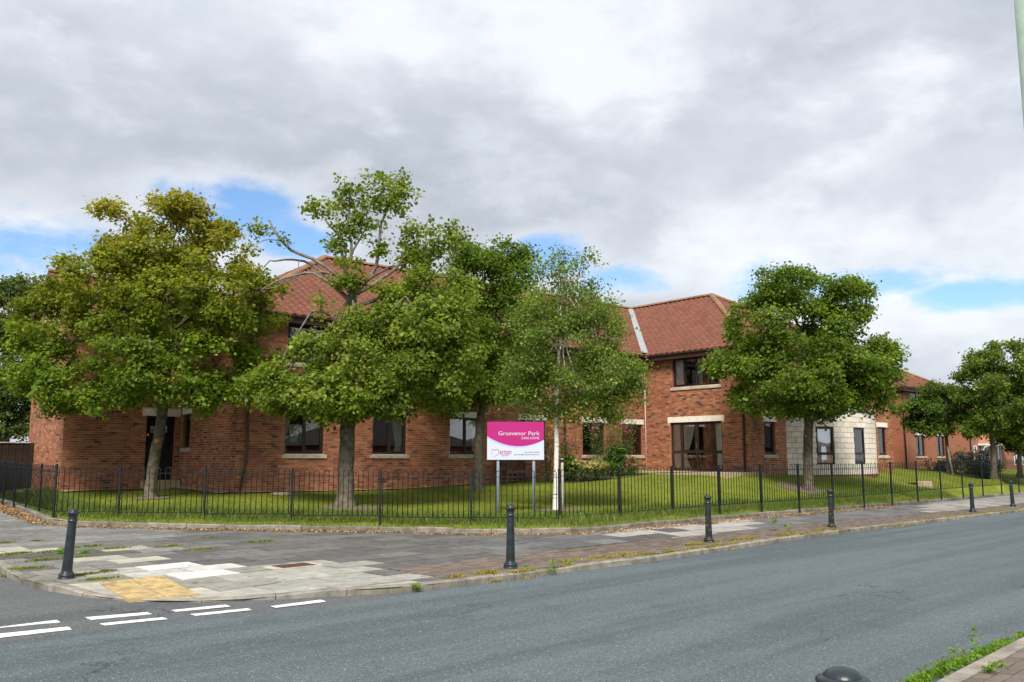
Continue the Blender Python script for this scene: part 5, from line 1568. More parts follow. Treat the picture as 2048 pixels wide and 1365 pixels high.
def crown_pts(blobs, n, seed, inner=.52, keep=.35, clump=.42):
    """twig positions: many small clumps spread through a crown made of ellipsoids, denser to the outside, gaps between them"""
    rs = np.random.RandomState(seed); B = np.array([[*b[0], *b[1]] for b in blobs]); wgt = (B[:, 3]*B[:, 4]+B[:, 4]*B[:, 5]+B[:, 3]*B[:, 5]); wgt /= wgt.sum()
    m = max(12, n//9); P_, O_ = [], []; tot = 0
    while tot < m:
        k = rs.choice(len(B), m, p=wgt); d = rs.normal(size=(m, 3)); d /= np.linalg.norm(d, axis=1)[:, None]
        r = inner+(1.0-inner)*np.sqrt(rs.rand(m)); p = B[k, :3]+d*r[:, None]*B[k, 3:]
        q = np.min(np.linalg.norm((p[:, None, :]-B[None, :, :3])/B[None, :, 3:], axis=2), axis=1)
        ok = (q > inner*.95) | (rs.rand(m) < keep); P_.append(p[ok]); O_.append(d[ok]); tot += ok.sum()
    C_ = np.concatenate(P_)[:m]; D_ = np.concatenate(O_)[:m]; rc = clump*rs.uniform(.55, 1.25, m)
    k = rs.choice(m, n, p=rc**2/(rc**2).sum()); d = rs.normal(size=(n, 3))+D_[k]*.7+np.array([0, 0, .45]); d /= np.linalg.norm(d, axis=1)[:, None]
    P2 = C_[k]+d*(rc[k]*(.45+.6*rs.rand(n)))[:, None]*np.array([1, 1, .72])
    global CLUMP_ID; CLUMP_ID = k
    return P2, d
def wobble(a, b, n, amp, rs, sag=0.0):
    a, b = np.array(a), np.array(b); t = np.linspace(0, 1, n)[:, None]; L = np.linalg.norm(b-a)
    w = np.cumsum(rs.normal(size=(n, 3)), 0); w -= w[0]; w -= t*w[-1]
    return a+(b-a)*t+w*amp*L/n+np.array([0, 0, 1])*(np.sin(t*math.pi)*sag*L)
def tree(name, label, base, trunk_px, blobs_px, Y, n_twigs, per, size, spread, colf, bark='bark_lime', seed=1, r0=.18, nlimb=None, twig_branches=70, category='tree', inner=.52, droop=.3, aspect=.7, extra=None, group=None, keep=.35, dead=None, clump=.40, twig_bark=None):
    """base: ground point; trunk_px: (px,py,radius) up the trunk; blobs_px: (px,py,rx_px,ry_px, depth offset m, depth radius m)"""
    rs = np.random.RandomState(seed)
    root = empty(name, base); tag(root, label, category, group)
    sc_ = 1718.0/Y
    tp = []; tr = []
    for (x, y, r) in trunk_px: p = AT(x, y, Y); tp.append(p-Vector(base)); tr.append(r)
    tp[0] = Vector((tp[0].x, tp[0].y, -.15)) if abs(tp[0].z) < .6 else tp[0]
    blobs = []
    for (x, y, rx, ry, dy, ry3) in blobs_px:
        c = AT(x, y, Y+dy)-Vector(base); s2 = (Y+dy)/F*1.0
        blobs.append(((c.x, c.y, c.z), (rx*s2*.86, ry3*.9, ry*s2*.84)))
    mb = MB()
    def dense(pts, rad, n=4):
        P_ = [np.array(p) for p in pts]; out_, ro = [], []
        for i in range(len(P_)-1):
            for k in range(n):
                t = k/n; out_.append(P_[i]*(1-t)+P_[i+1]*t+rs.normal(size=3)*rad[i]*.05*(i > 0 or k > 0)); ro.append(rad[i]*(1-t)+rad[i+1]*t)
        out_.append(P_[-1]); ro.append(rad[-1]); return out_, ro
    q, rr = dense(tp, tr)
    # root flare
    mb.tube([q[0]]+q[1:], [rr[0]*1.5, rr[1]*1.12]+rr[2:], 14, cap=False)
    top = np.array(tp[-1]); cents = np.array([b[0] for b in blobs])
    limbs = []
    for i, b in enumerate(blobs):
        c = np.array(b[0]); j = len(q)-1-int(rs.randint(0, max(1, len(q)//3)))
        if c[2] > q[-1][2]+1.5: j = len(q)-1
        L = wobble(q[j], c, 9, .18, rs, .06); ra = max(.018, rr[j]*.55); mb.tube([tuple(p) for p in L], list(np.linspace(ra, .016, 9)), 7, cap=False); limbs.append(L)
    P_, O_ = crown_pts(blobs, n_twigs, seed+5, inner, keep, clump)
    allL = np.concatenate(limbs)
    tw = MB()
    for k in rs.choice(len(P_), min(len(P_), twig_branches), replace=False):
        d = np.linalg.norm(allL-P_[k], axis=1)+np.maximum(0, allL[:, 2]-P_[k][2])*.8; s_ = allL[np.argmin(d)]
        L = wobble(s_, P_[k], 6, .22, rs, .04); tw.tube([tuple(p) for p in L], list(np.linspace(.014, .004, 6)), 4, cap=False)
    mb.build('trunk', M[bark], root, smooth_=True); tag(tw.build('twigs', M[twig_bark or bark], root), kind='stuff')
    cols = np.array([colf(p, o_, rs) for p, o_ in zip(P_, O_)])
    cv = rs.uniform(.78, 1.22, CLUMP_ID.max()+1); cols = cols*cv[CLUMP_ID][:, None]
    V, T, C = leaves(P_, O_, per, spread, size, cols, seed=seed+9, droop=droop, aspect=aspect)
    if extra is not None:
        e = [AT(x, y, Y+dy)-Vector(base) for x, y, _, dy in extra]; ec = []; eo = []; 
        for (p, ex) in zip(e, extra):
            n = max(2, int(ex[2]*ex[2]/62.0)); s2 = ex[2]/sc_*.72
            ec += [np.array(p)+rs.normal(size=3)*s2*.62 for _ in range(n)]
        ec = np.array(ec); eo = rs.normal(size=ec.shape)*.5+np.array([0, 0, .4]); cols = np.array([colf(p, o_, rs) for p, o_ in zip(ec, eo)])
        V2, T2, C2 = leaves(ec, eo, per, spread*.8, size, cols, seed=seed+19, droop=droop, aspect=aspect)
        T = np.concatenate([T, T2+len(V)]); V = np.concatenate([V, V2]); C = np.concatenate([C, C2])
    np_mesh('crown', V, T, C, M['leaf'], root)
    if dead:
        mb = MB()
        for line, ra in dead:
            pts = [AT(x, y, Y+dy)-Vector(base) for x, y, dy in line]; pts = smooth_pl(pts, 1)
            mb.tube([tuple(p+Vector(rs.normal(size=3)*.02)) for p in pts], list(np.linspace(ra, max(.006, ra*.3), len(pts))), 6, cap=False)
        mb.build('bare_branches', M['bark_dead'], root, smooth_=True)
    return root
def mixcol(a, b, t): return tuple(x*(1-t)+y*t for x, y in zip(a, b))
def green(lo, hi, yel=None, h0=0, h1=1, yp=.0):
    def f(p, o_, rs):
        t = rs.rand(); c = mixcol(lo, hi, t); c = (c[0]*2.45, c[1]*2.0, c[2]*1.4)
        if yel is not None:
            k = min(1, max(0, (p[2]-h0)/(h1-h0)))*rs.uniform(.45, 1.0)+(rs.rand() < yp)*.5
            c = mixcol(c, yel, min(1, k))
        return c
    return f
# 1: broad tree at the left, browning on top
b = LW(299, 997); Y1 = b.y
t1 = [(300, 1000, .20), (303, 960, .155), (312, 900, .148), (321, 850, .14), (328, 800, .15), (332, 740, .13), (338, 660, .10), (345, 560, .06)]
bl = [(350, 485, 115, 72, .2, 1.4), (340, 445, 80, 55, 0, 1.0), (300, 530, 120, 70, .3, 1.6), (425, 520, 80, 70, -.2, 1.4), (210, 580, 110, 65, 0, 1.8), (120, 640, 88, 76, .3, 1.4), (175, 590, 80, 60, .5, 1.2), (80, 680, 60, 60, 0, 1.2), (98, 735, 78, 58, -.2, 1.3), (155, 772, 108, 54, -.4, 1.6),
      (250, 700, 120, 80, -1.2, 1.2), (330, 760, 120, 55, -1.2, 1.2), (430, 720, 80, 75, -.6, 1.4), (505, 615, 66, 84, .2, 1.4), (520, 690, 48, 62, .3, 1.0), (470, 770, 50, 36, -.2, .9), (460, 600, 90, 70, -.9, 1.2), (300, 640, 130, 80, 1.3, 1.3), (365, 420, 48, 35, .2, .6), (250, 440, 42, 30, .1, .6), (330, 590, 110, 60, -1.5, .9), (205, 800, 75, 28, -.8, .9), (400, 800, 60, 30, -.9, .8)]
TR1 = tree('broadleaf_tree', 'broad green tree with yellowing crown top and leaning trunk in front of the dark door', b, t1, bl, Y1, 3500, 22, .112, .14,
     green((.035, .078, .010), (.085, .145, .020), (.30, .25, .03), 3.6, 8.8, .05), seed=21, aspect=.8, clump=.36, keep=.2)
SC = [(TR1, b, [(312, 883, 10), (296, 870, 5)], Y1, .16)]
# 2: damaged tree with bare limbs
b = LW(690, 1015); Y2 = b.y
t2 = [(690, 1018, .27), (692, 960, .215), (694, 900, .205), (697, 830, .20), (699, 770, .17), (702, 700, .15), (705, 620, .125), (706, 575, .10)]
bl = [(600, 770, 100, 55, -.3, 1.2), (690, 720, 90, 50, -1.0, 1.0), (720, 790, 120, 45, -.6, 1.2), (840, 760, 95, 75, .0, 1.5), (850, 660, 85, 75, .1, 1.5), (880, 590, 70, 60, .2, 1.2), (800, 620, 60, 60, .5, 1.0), (640, 800, 70, 35, -.8, .9), (560, 790, 60, 40, 0, .9), (900, 730, 60, 80, 0, 1.1),
      (705, 580, 28, 22, -.2, .4), (740, 650, 48, 36, -.3, .7), (645, 700, 48, 26, -.6, .6), (690, 665, 34, 24, -.7, .5), (835, 520, 38, 36, .3, .6)]
ex = [(690, 405, 34, 0), (720, 430, 30, 0), (690, 460, 34, 0), (675, 500, 28, 0), (645, 420, 24, .1), (780, 375, 44, .1), (795, 405, 36, .1), (765, 400, 26, .1), (735, 460, 24, 0), (830, 480, 40, .2), (860, 500, 36, .2), (910, 470, 30, .3), (895, 485, 20, .3), (518, 465, 20, -.2), (570, 483, 9, -.2), (700, 380, 26, 0), (640, 615, 22, -.5), (760, 500, 24, 0), (715, 548, 24, -.2), (625, 415, 18, .1), (690, 530, 22, 0)]
dead = [([(703, 590, 0), (680, 555, 0), (640, 528, 0), (590, 505, -.1), (560, 480, -.2), (545, 455, -.2), (538, 440, -.2)], .062), ([(560, 481, -.2), (530, 478, -.2), (510, 490, -.2)], .02),
        ([(700, 600, 0), (660, 560, 0), (620, 525, .1), (580, 517, .1), (540, 524, .1), (528, 534, .1)], .05), ([(700, 605, 0), (640, 548, -.2), (600, 545, -.2), (560, 560, -.3), (520, 580, -.3)], .045),
        ([(660, 545, 0), (610, 545, 0), (570, 562, 0), (545, 578, 0), (500, 577, 0)], .03),
        ([(705, 585, 0), (690, 540, 0), (685, 500, 0), (678, 470, 0), (660, 450, 0), (648, 438, 0)], .06), ([(700, 520, 0), (702, 480, 0), (695, 430, 0), (700, 390, 0)], .045), ([(700, 510, 0), (725, 470, 0), (735, 430, 0), (734, 418, 0)], .035),
        ([(708, 575, .1), (752, 545, .1), (757, 500, .1), (762, 450, .1), (772, 425, .1), (782, 390, .1)], .06), ([(710, 590, 0), (750, 566, .1), (790, 540, .2), (812, 510, .2), (840, 490, .3)], .07), ([(860, 560, .3), (895, 525, .3), (910, 500, .3), (912, 470, .3)], .03), ([(912, 505, .3), (925, 512, .3)], .02),
        ([(705, 660, -.2), (660, 628, -.4), (625, 622, -.5), (605, 650, -.6), (580, 690, -.6), (555, 740, -.7), (515, 800, -.7)], .042), ([(700, 690, -.2), (655, 660, -.5), (615, 690, -.6), (575, 740, -.6), (555, 790, -.6)], .05),
        ([(760, 660, -.6), (800, 600, -.7), (815, 590, -.7), (830, 620, -.8), (832, 680, -.8)], .022), ([(835, 600, -.8), (848, 615, -.8), (850, 670, -.8)], .02), ([(705, 600, -.6), (706, 630, -.7), (712, 670, -.8), (725, 690, -.8)], .016),
        ([(600, 520, -.2), (598, 560, -.3), (602, 600, -.3)], .012), ([(630, 530, -.2), (640, 570, -.3), (632, 600, -.3)], .012)]
tree('storm_damaged_tree', 'damaged green tree with bare hanging branches and a thin open top', b, t2, bl, Y2, 2400, 24, .108, .15,
     green((.040, .082, .014), (.105, .160, .030), (.20, .21, .05), 20, 30, .10), seed=33, r0=.25, extra=ex, dead=dead, aspect=.8)
# 3: darker tree against the wall
b = uvw(0, 0); q = AT(955, 974, 29.4); b = Vector((q.x, q.y, lz(q.x, q.y))); Y3 = b.y
t3 = [(954, 975, .21), (956, 930, .165), (958, 880, .155), (962, 830, .145), (972, 800, .13), (980, 760, .11), (985, 690, .08)]
bl = [(960, 570, 75, 70, 0, 1.6), (1020, 560, 45, 55, .2, 1.3), (930, 650, 80, 80, -.2, 1.7), (1010, 660, 70, 80, .2, 1.7), (950, 740, 85, 60, -.4, 1.6), (1040, 740, 60, 60, .2, 1.4), (985, 780, 95, 40, 0, 1.4), (900, 780, 60, 45, -.3, 1.2), (940, 520, 40, 30, 0, .8), (1035, 520, 28, 28, .1, .7), (985, 505, 30, 20, 0, .6)]
tree('broadleaf_tree', 'dense dark green tree close to the long brick wall, half behind the damaged tree', b, t3, bl, Y3, 2200, 24, .11, .17,
     green((.028, .066, .010), (.070, .125, .018), (.15, .16, .03), 20, 30, .06), seed=45, aspect=.8)
# 4: silver birch with stake
b = LW(1113, 1022); Y4 = b.y
M['birch'] = None
m_, t_, b_ = new_mat('birch_bark'); g_ = N(t_, 'ShaderNodeNewGeometry'); mp = N(t_, 'ShaderNodeVectorMath', operation='MULTIPLY'); mp.inputs[1].default_value = (6, 6, 26); LK(t_, g_.outputs['Position'], mp.inputs[0])
cc = mixc(t_, smooth(t_, noise(mp.outputs[0], 1, 4, .6, tree=t_), .56, .66), (.70, .67, .62), (.07, .06, .05)); LK(t_, cc, b_.inputs['Base Color']); b_.inputs['Roughness'].default_value = .8; M['birch'] = m_
t4 = [(1112, 1022, .085), (1112, 980, .068), (1113, 900, .062), (1113, 830, .06), (1115, 770, .052), (1118, 700, .042), (1122, 620, .03), (1126, 540, .014)]
bl = [(1120, 545, 40, 45, 0, .5), (1172, 555, 36, 48, .1, .6), (1150, 620, 80, 50, 0, 1.0), (1080, 640, 60, 60, -.1, 1.0), (1200, 660, 55, 60, .1, 1.0), (1120, 700, 100, 60, -.3, 1.2), (1210, 740, 65, 55, 0, 1.0), (1060, 740, 60, 60, 0, 1.0), (1130, 780, 110, 40, 0, 1.2), (1230, 790, 50, 42, .1, .8), (1040, 800, 50, 35, 0, .8), (1160, 820, 90, 25, 0, .8), (1255, 760, 32, 45, 0, .6)]
tree('silver_birch', 'silver birch with white trunk and light airy crown beside the pink sign', b, t4, bl, Y4, 2700, 14, .078, .14,
     green((.038, .085, .018), (.095, .15, .04), (.36, .40, .20), 20, 30, .12), 'birch', seed=57, twig_bark='bark_lime', clump=.30, twig_branches=110, inner=.35, droop=.5, keep=.5, aspect=.75)
q = b+Vector((.16, .05, 0)); r = empty('tree_stake', q); tag(r, 'grey wooden stake tied to the birch trunk', 'stake')
mb = MB(); mb.tube([(0, 0, -.2), (0, 0, 1.35)], .035, 8); mb.build('post', M['stake'], r, smooth_=True)
mb = MB(); mb.box(-.2, .05, -.06, .06, 1.27, 1.32); mb.build('tie', M['iron'], r)
# 5: round tree on the right lawn
b = LW(1617, 981); Y5 = b.y
t5 = [(1617, 983, .20), (1616, 940, .175), (1617, 880, .165), (1618, 842, .16), (1612, 800, .12), (1606, 740, .09), (1600, 660, .06)]
bl = [(1570, 575, 62, 38, 0, 1.1), (1630, 595, 75, 45, .2, 1.5), (1690, 610, 45, 50, .1, 1.2), (1520, 650, 65, 60, -.2, 1.7), (1610, 660, 95, 60, -.8, 1.7), (1690, 680, 70, 60, .2, 1.7), (1500, 730, 62, 55, 0, 1.6), (1580, 750, 95, 55, -1.3, 1.5), (1680, 750, 90, 60, -.6, 1.7), (1740, 740, 50, 65, .2, 1.4), (1530, 800, 65, 30, -.2, 1.4), (1640, 805, 100, 28, -.5, 1.6), (1740, 800, 55, 35, .1, 1.3), (1470, 660, 28, 28, 0, .8), (1450, 735, 26, 30, 0, .7), (1550, 560, 38, 24, 0, .6), (1700, 580, 24, 18, 0, .5), (1765, 770, 32, 50, .2, .9)]
TR5 = tree('broadleaf_tree', 'round full green tree standing alone on the lawn before the pale stone bay', b, t5, bl, Y5, 3000, 24, .118, .16,
     green((.030, .072, .012), (.080, .135, .022), (.13, .18, .03), 20, 30, .10), seed=69, aspect=.8)
SC.append((TR5, b, [(1627, 838, 7), (1612, 873, 5), (1618, 874, 4)], Y5, .17))
for root_, b_, spots, Yt, r_ in SC:                 # pale scars where branches were pruned
    for x, y, rp in spots:
        p = AT(x, y, Yt-r_*.86)-Vector(b_); rr_ = rp*Yt/F*.5; mb = MB(); mb.lathe([(rr_, -.03), (rr_*.9, .012), (rr_*.5, .02), (.001, .022)], 10)
        o = mb.build('pruning_scar', M['fresh_wood'], root_, smooth_=True, loc=p); o.rotation_euler = (math.pi/2, 0, .1)
# 6, 7, 8: trees towards the neighbouring house
def far_tree(px, py, Y, tpx, bl, name, label, colf, seed, n, size, r=.15, spread=.17, per=22):
    q = AT(px, py, Y); b = Vector((q.x, q.y, q.z)); return tree(name, label, b, tpx, bl, Y, n, per, size, spread, colf, seed=seed, r0=r, aspect=.8)
far_tree(1897, 942, 49, [(1897, 944, .10), (1895, 910, .09), (1893, 880, .09), (1890, 850, .07)],
         [(1890, 800, 60, 38, 0, 1.7), (1850, 830, 45, 35, 0, 1.3), (1930, 820, 45, 45, 0, 1.4), (1890, 850, 75, 25, 0, 1.6), (1900, 775, 35, 22, 0, 1.0), (1845, 850, 30, 22, 0, .9)],
         'small_tree', 'small dense dark green tree with slim trunk before the far end of the care home', green((.022, .055, .012), (.050, .092, .018), (.09, .10, .02), 20, 30, .1), 81, 850, .14)
far_tree(1988, 953, 46.5, [(1988, 957, .15), (1988, 910, .135), (1986, 890, .13), (1980, 850, .09)],
         [(1990, 740, 60, 40, 0, 1.6), (2040, 750, 50, 45, .3, 1.6), (1960, 780, 50, 40, -.2, 1.5), (2010, 810, 60, 50, -.3, 1.7), (2060, 820, 50, 50, 0, 1.6), (1995, 850, 70, 30, 0, 1.6), (1940, 740, 32, 18, 0, .8), (2075, 770, 50, 50, .3, 1.6), (2000, 705, 36, 18, 0, .9), (1965, 840, 40, 36, -.2, 1.2), (2050, 870, 40, 25, 0, 1)],
         'broadleaf_tree', 'tall full green tree with forked trunk before the brick house', green((.028, .068, .014), (.072, .12, .024), (.12, .15, .03), 20, 30, .08), 93, 1700, .145)
far_tree(2040, 951, 49.5, [(2040, 953, .14), (2039, 910, .12), (2040, 880, .11)],
         [(2045, 870, 45, 40, .6, 1.5), (2075, 850, 45, 50, .6, 1.5)],
         'broadleaf_tree', 'green tree with dark trunk next beyond the forked one', green((.022, .055, .012), (.055, .095, .018)), 105, 600, .16)
# trees at the far left behind the board fence
for (cx, Y, bl, sd_, lab) in ((10, 41, [(30, 600, 40, 40, 0, 1.5), (-20, 650, 60, 60, 0, 2), (35, 690, 40, 60, 0, 1.6), (0, 760, 55, 60, -.3, 2), (40, 800, 35, 60, 0, 1.4), (-40, 820, 60, 60, 0, 2), (15, 850, 50, 35, 0, 1.5), (60, 640, 24, 40, .2, .9), (20, 575, 26, 20, 0, .8), (55, 575, 18, 16, 0, .6)], 117, 'tall grey-green tree behind the board fence at the end of the care home'),):
    q = AT(cx, 930, Y); b = Vector((q.x, q.y, .3))
    tree('broadleaf_tree', lab, b, [(cx, 935, .22), (cx, 850, .18), (cx, 760, .14), (cx, 680, .1)], bl, Y, 1500, 22, .17, .18, green((.026, .056, .016), (.060, .095, .034), (.11, .12, .06), 20, 30, .15), seed=sd_, aspect=.7)

# ------------------------------------------------------------------ garden plants by the long wall
def plant(name, label, p, h, w, n, per, size, spread, col, stems=10, flower=None, seed=3, cat='plant', group=None, long=False):
    rs = np.random.RandomState(seed); root = empty(name, p); tag(root, label, cat, group)
    mb = MB(); tips = []
    for i in range(stems):
        a = rs.rand()*6.28; rr_ = w*rs.uniform(.2, 1)*.5; t = (rr_*math.cos(a), rr_*math.sin(a)*.7, h*rs.uniform(.6, 1.05)); L = wobble((t[0]*.15, t[1]*.15, 0), t, 7, .25, rs); tips.append(L); mb.tube([tuple(q) for q in L], list(np.linspace(.012, .004, 7)), 4, cap=False)
    mb.build('stems', mat(name+'_stem', (.07, .06, .03), .9), root)
    L = np.concatenate([t[1:] for t in tips]); k = rs.choice(len(L), n); P_ = L[k]+rs.normal(size=(n, 3))*spread*.8; P_[:, 2] = np.maximum(P_[:, 2], .03)
    O_ = rs.normal(size=(n, 3))*.4+np.array([0, 0, .5]); cols = np.array([mixcol(col[0], col[1], rs.rand()) for _ in range(n)])*1.35
    V, T, C = leaves(P_, O_, per, spread, size, cols, seed=seed, aspect=.25 if long else .6); np_mesh('leaves', V, T, C, M['leaf'], root)
    if flower:
        fc, fn, fs = flower; idx = rs.choice(len(tips), fn); ft = np.array([tips[i][-1-(rs.rand() < .4)]+rs.normal(size=3)*.05 for i in idx])
        cols = np.array([mixcol(fc[0], fc[1], rs.rand()) for _ in range(fn)])
        V, T, C = leaves(ft, rs.normal(size=ft.shape)*.6+np.array([0, -.3, .3]), 14, fs*.35, fs*.75, cols, seed=seed+2, aspect=.9, jit=.12); tag(np_mesh('flowers', V, T, C, M['leaf'], root), kind='stuff')
    return root
def wp(px, v):       # ground point in front of the long wall
    u, _, _ = BR(px, 930, (0, v), (0, -1)); q = uvw(u, v); return Vector((q.x, q.y, lz(q.x, q.y)+.03))
pk = ((.55, .05, .28), (.70, .14, .42))
plant('rose_bush', 'tall arching bush with pink flowers under the pair of ground floor windows', wp(1222, -1.4), 2.35, 2.1, 520, 12, .06, .12, ((.05, .095, .02), (.13, .18, .05)), 26, (pk, 26, .11), 5, 'bush')
plant('rose_bush', 'thin climbing rose with lilac and pink flowers beside the drainpipe', wp(1135, -1.0), 1.75, .95, 160, 11, .055, .1, ((.05, .095, .02), (.11, .16, .04)), 10, (((.45, .2, .5), (.6, .1, .35)), 9, .09), 8, 'bush')
plant('rose_bush', 'narrow climbing rose with yellow flowers at the right edge of the sign', wp(1097, -1.2), 2.0, .55, 130, 11, .055, .09, ((.05, .09, .02), (.11, .15, .04)), 8, (((.75, .5, .02), (.8, .55, .05)), 6, .11), 9, 'bush')
for i, (px, v, lab, fc, hh, ww) in enumerate(((1170, -2.1, 'clump of pale yellow-green sedum flower heads in the bed below the windows', ((.42, .42, .14), (.52, .36, .22)), .62, .9), (1196, -2.2, 'clump of sedum with peach flower heads beside the yellow-green one', ((.50, .36, .2), (.45, .42, .18)), .68, .9), (1262, -2.0, 'low clump with dusty red flower heads at the end of the flower bed', ((.42, .08, .12), (.5, .3, .22)), .5, 1.0))):
    plant('sedum_clump', lab, wp(px, v), hh, ww, 120, 12, .06, .09, ((.06, .13, .02), (.11, .19, .03)), 20, (fc, 26, .15), 20+i, 'plant')
plant('strap_leaved_plant', 'tuft of upright strap leaves by the drainpipe', wp(1140, -1.6), .8, .55, 90, 8, .26, .06, ((.06, .12, .02), (.12, .17, .03)), 12, None, 31, 'plant', long=True)
plant('strap_leaved_plant', 'tall strap-leaved plant growing within the pink flowered bush', wp(1234, -1.8), 1.1, .7, 110, 8, .30, .06, ((.05, .12, .03), (.10, .17, .03)), 12, None, 32, 'plant', long=True)
# flower bed soil
mb = MB(); ring = []
for t in np.linspace(0, 2*math.pi, 30, endpoint=False):
    c_ = wp(1205, -1.5); u_, v_ = to_uv(c_.x, c_.y); q = uvw(u_+2.7*math.cos(t), v_+.95*math.sin(t)); ring.append((q.x, q.y, lz(q.x, q.y)+.012))
mb.poly(ring); tag(mb.build('flower_bed_soil', M['soil']), kind='structure')
# plants before the neighbouring house
def fp(px, Y): q = AT(px, 930, Y); return Vector((q.x, q.y, .55))
plant('lavender_bush', 'grey-green bush with lilac flower spikes before the brick house', fp(1948, 52), 1.5, 3.2, 300, 12, .10, .16, ((.03, .06, .02), (.07, .09, .04)), 30, (((.25, .14, .3), (.32, .2, .36)), 40, .16), 41, 'bush')
plant('evergreen_shrub', 'low dark green shrub at the foot of the small tree', fp(1885, 50.5), 1.0, 2.2, 240, 12, .10, .14, ((.025, .06, .012), (.07, .11, .02)), 20, None, 42, 'bush')
plant('evergreen_shrub', 'dark shrub behind the railing below the forked tree', fp(1975, 49), .9, 3.0, 260, 12, .10, .14, ((.02, .045, .012), (.05, .08, .02)), 20, None, 43, 'bush')
q = LW(1902, 945); q = AT(1901, 935, 48.6); r = empty('tree_stake', (q.x, q.y, .55)); tag(r, 'pale leaning stake beside the small dark tree', 'stake')
mb = MB(); mb.tube([(.15, 0, -.1), (-.1, 0, 1.75)], .05, 6); mb.build('post', M['stake'], r)

# ------------------------------------------------------------------ mulch circles at the trees
for px, py, rr_, lab in ((705, 1017, .85, 0), (1113, 1021, .65, 0), (1617, 981, 1.1, 0), (305, 997, .5, 0)):
    c_ = LW(px, py); mb = MB(); ring = []; n = 26
    for k in range(n): t = 2*math.pi*k/n; q = (c_.x+rr_*(1+rnd.uniform(-.12, .12))*math.cos(t), c_.y+rr_*.8*(1+rnd.uniform(-.12, .12))*math.sin(t)); ring.append((*q, lz(*q)+.015))
    ctr = (c_.x, c_.y, lz(c_.x, c_.y)+.035)
    for a, b in zip(ring, ring[1:]+ring[:1]): mb.tri(ctr, a, b)
    tag(mb.build('mulch', M['chips']), kind='structure')

# ------------------------------------------------------------------ grass, weeds, moss and litter
def blades(name, pts, zs, hmin, hmax, cols, lean=.5, width=.009, seed=1, material='blade', label=None):
    rs = np.random.RandomState(seed); n = len(pts); h = rs.uniform(hmin, hmax, n)[:, None]; a = rs.rand(n)*6.28; d = np.stack([np.cos(a), np.sin(a), np.zeros(n)], 1)
    b = np.c_[pts, zs]; ln = rs.normal(size=(n, 2))*lean*.5; tip = b+np.c_[ln*h, h]; mid_ = b+np.c_[ln*h*.25, h*.6]
    w_ = width*rs.uniform(.7, 1.4, n)[:, None]
    V = np.stack([b-d*w_, b+d*w_, mid_+d*w_*.7, mid_-d*w_*.7, tip], 1).reshape(-1, 3); k = np.arange(n)[:, None]*5
    T = np.concatenate([k+[0, 1, 2], k+[0, 2, 3], k+[3, 2, 4]], 1).reshape(-1, 3)
    C = np.repeat(cols, 5, 0); o = np_mesh(name, V, T, C, M[material]); tag(o, kind='stuff'); return o
def lz_np(P_):
    out_ = np.empty(len(P_))
    for i in range(0, len(P_), 4000):
        q = P_[i:i+4000]; r = np.linalg.norm(q[:, None, :]-ctl[None, :, :2], axis=2); out_[i:i+4000] = _phi(r) @ _w[:-3]+_w[-3]+q @ _w[-2:-0][:2] if False else _phi(r) @ _w[:-3]+_w[-3]+_w[-2]*q[:, 0]+_w[-1]*q[:, 1]
    return out_
def bank_np(P_, off):
    t = np.clip(off/.66, 0, 1); t = t*t*(3-2*t); a = np.array([gz(*p) for p in P_])+.085; return a+(lz_np(P_)-a)*t
BKr = resample(BKs, .25, 75)
def along_bk(n, o0, o1, rs, smin=0, smax=1.0, y_max=60):
    idx = rs.randint(int(smin*(len(BKr)-2)), int(smax*(len(BKr)-2)), n); t = rs.rand(n); A_ = np.array([tuple(p) for p in BKr]); a = A_[idx]; b = A_[idx+1]; p = a+(b-a)*t[:, None]; d = (b-a)/np.linalg.norm(b-a, axis=1)[:, None]
    nn_ = np.stack([-d[:, 1], d[:, 0]], 1); global LASTO; LASTO = rs.uniform(o0, o1, n); return p+nn_*LASTO[:, None]
rs = np.random.RandomState(77)
OFF = None; P_ = along_bk(60000, .09, 1.35, rs); OFF = LASTO; okk = P_[:, 1] < 62; P_ = P_[okk]; OFF = OFF[okk]
cg = np.array([(.10, .165, .020), (.145, .205, .032), (.23, .21, .08), (.36, .28, .13)])
pick = rs.choice(4, len(P_), p=[.4, .36, .16, .08]); cols = cg[pick]*rs.uniform(.7, 1.25, (len(P_), 1))
blades('verge_grass', P_, bank_np(P_, OFF)-.01, .04, .13, cols, .6, .006, 78)
# longer tufts at posts and along the right-hand fence
P_ = along_bk(30000, .3, 1.15, rs, .40, 1.0); OFF = LASTO; okk = P_[:, 1] < 62; P_ = P_[okk]; OFF = OFF[okk]; cols = cg[rs.choice(4, len(P_), p=[.42, .5, .06, .02])]*rs.uniform(.8, 1.25, (len(P_), 1)); blades('verge_tufts', P_, bank_np(P_, OFF)-.01, .09, .27, cols, .6, .006, 79)
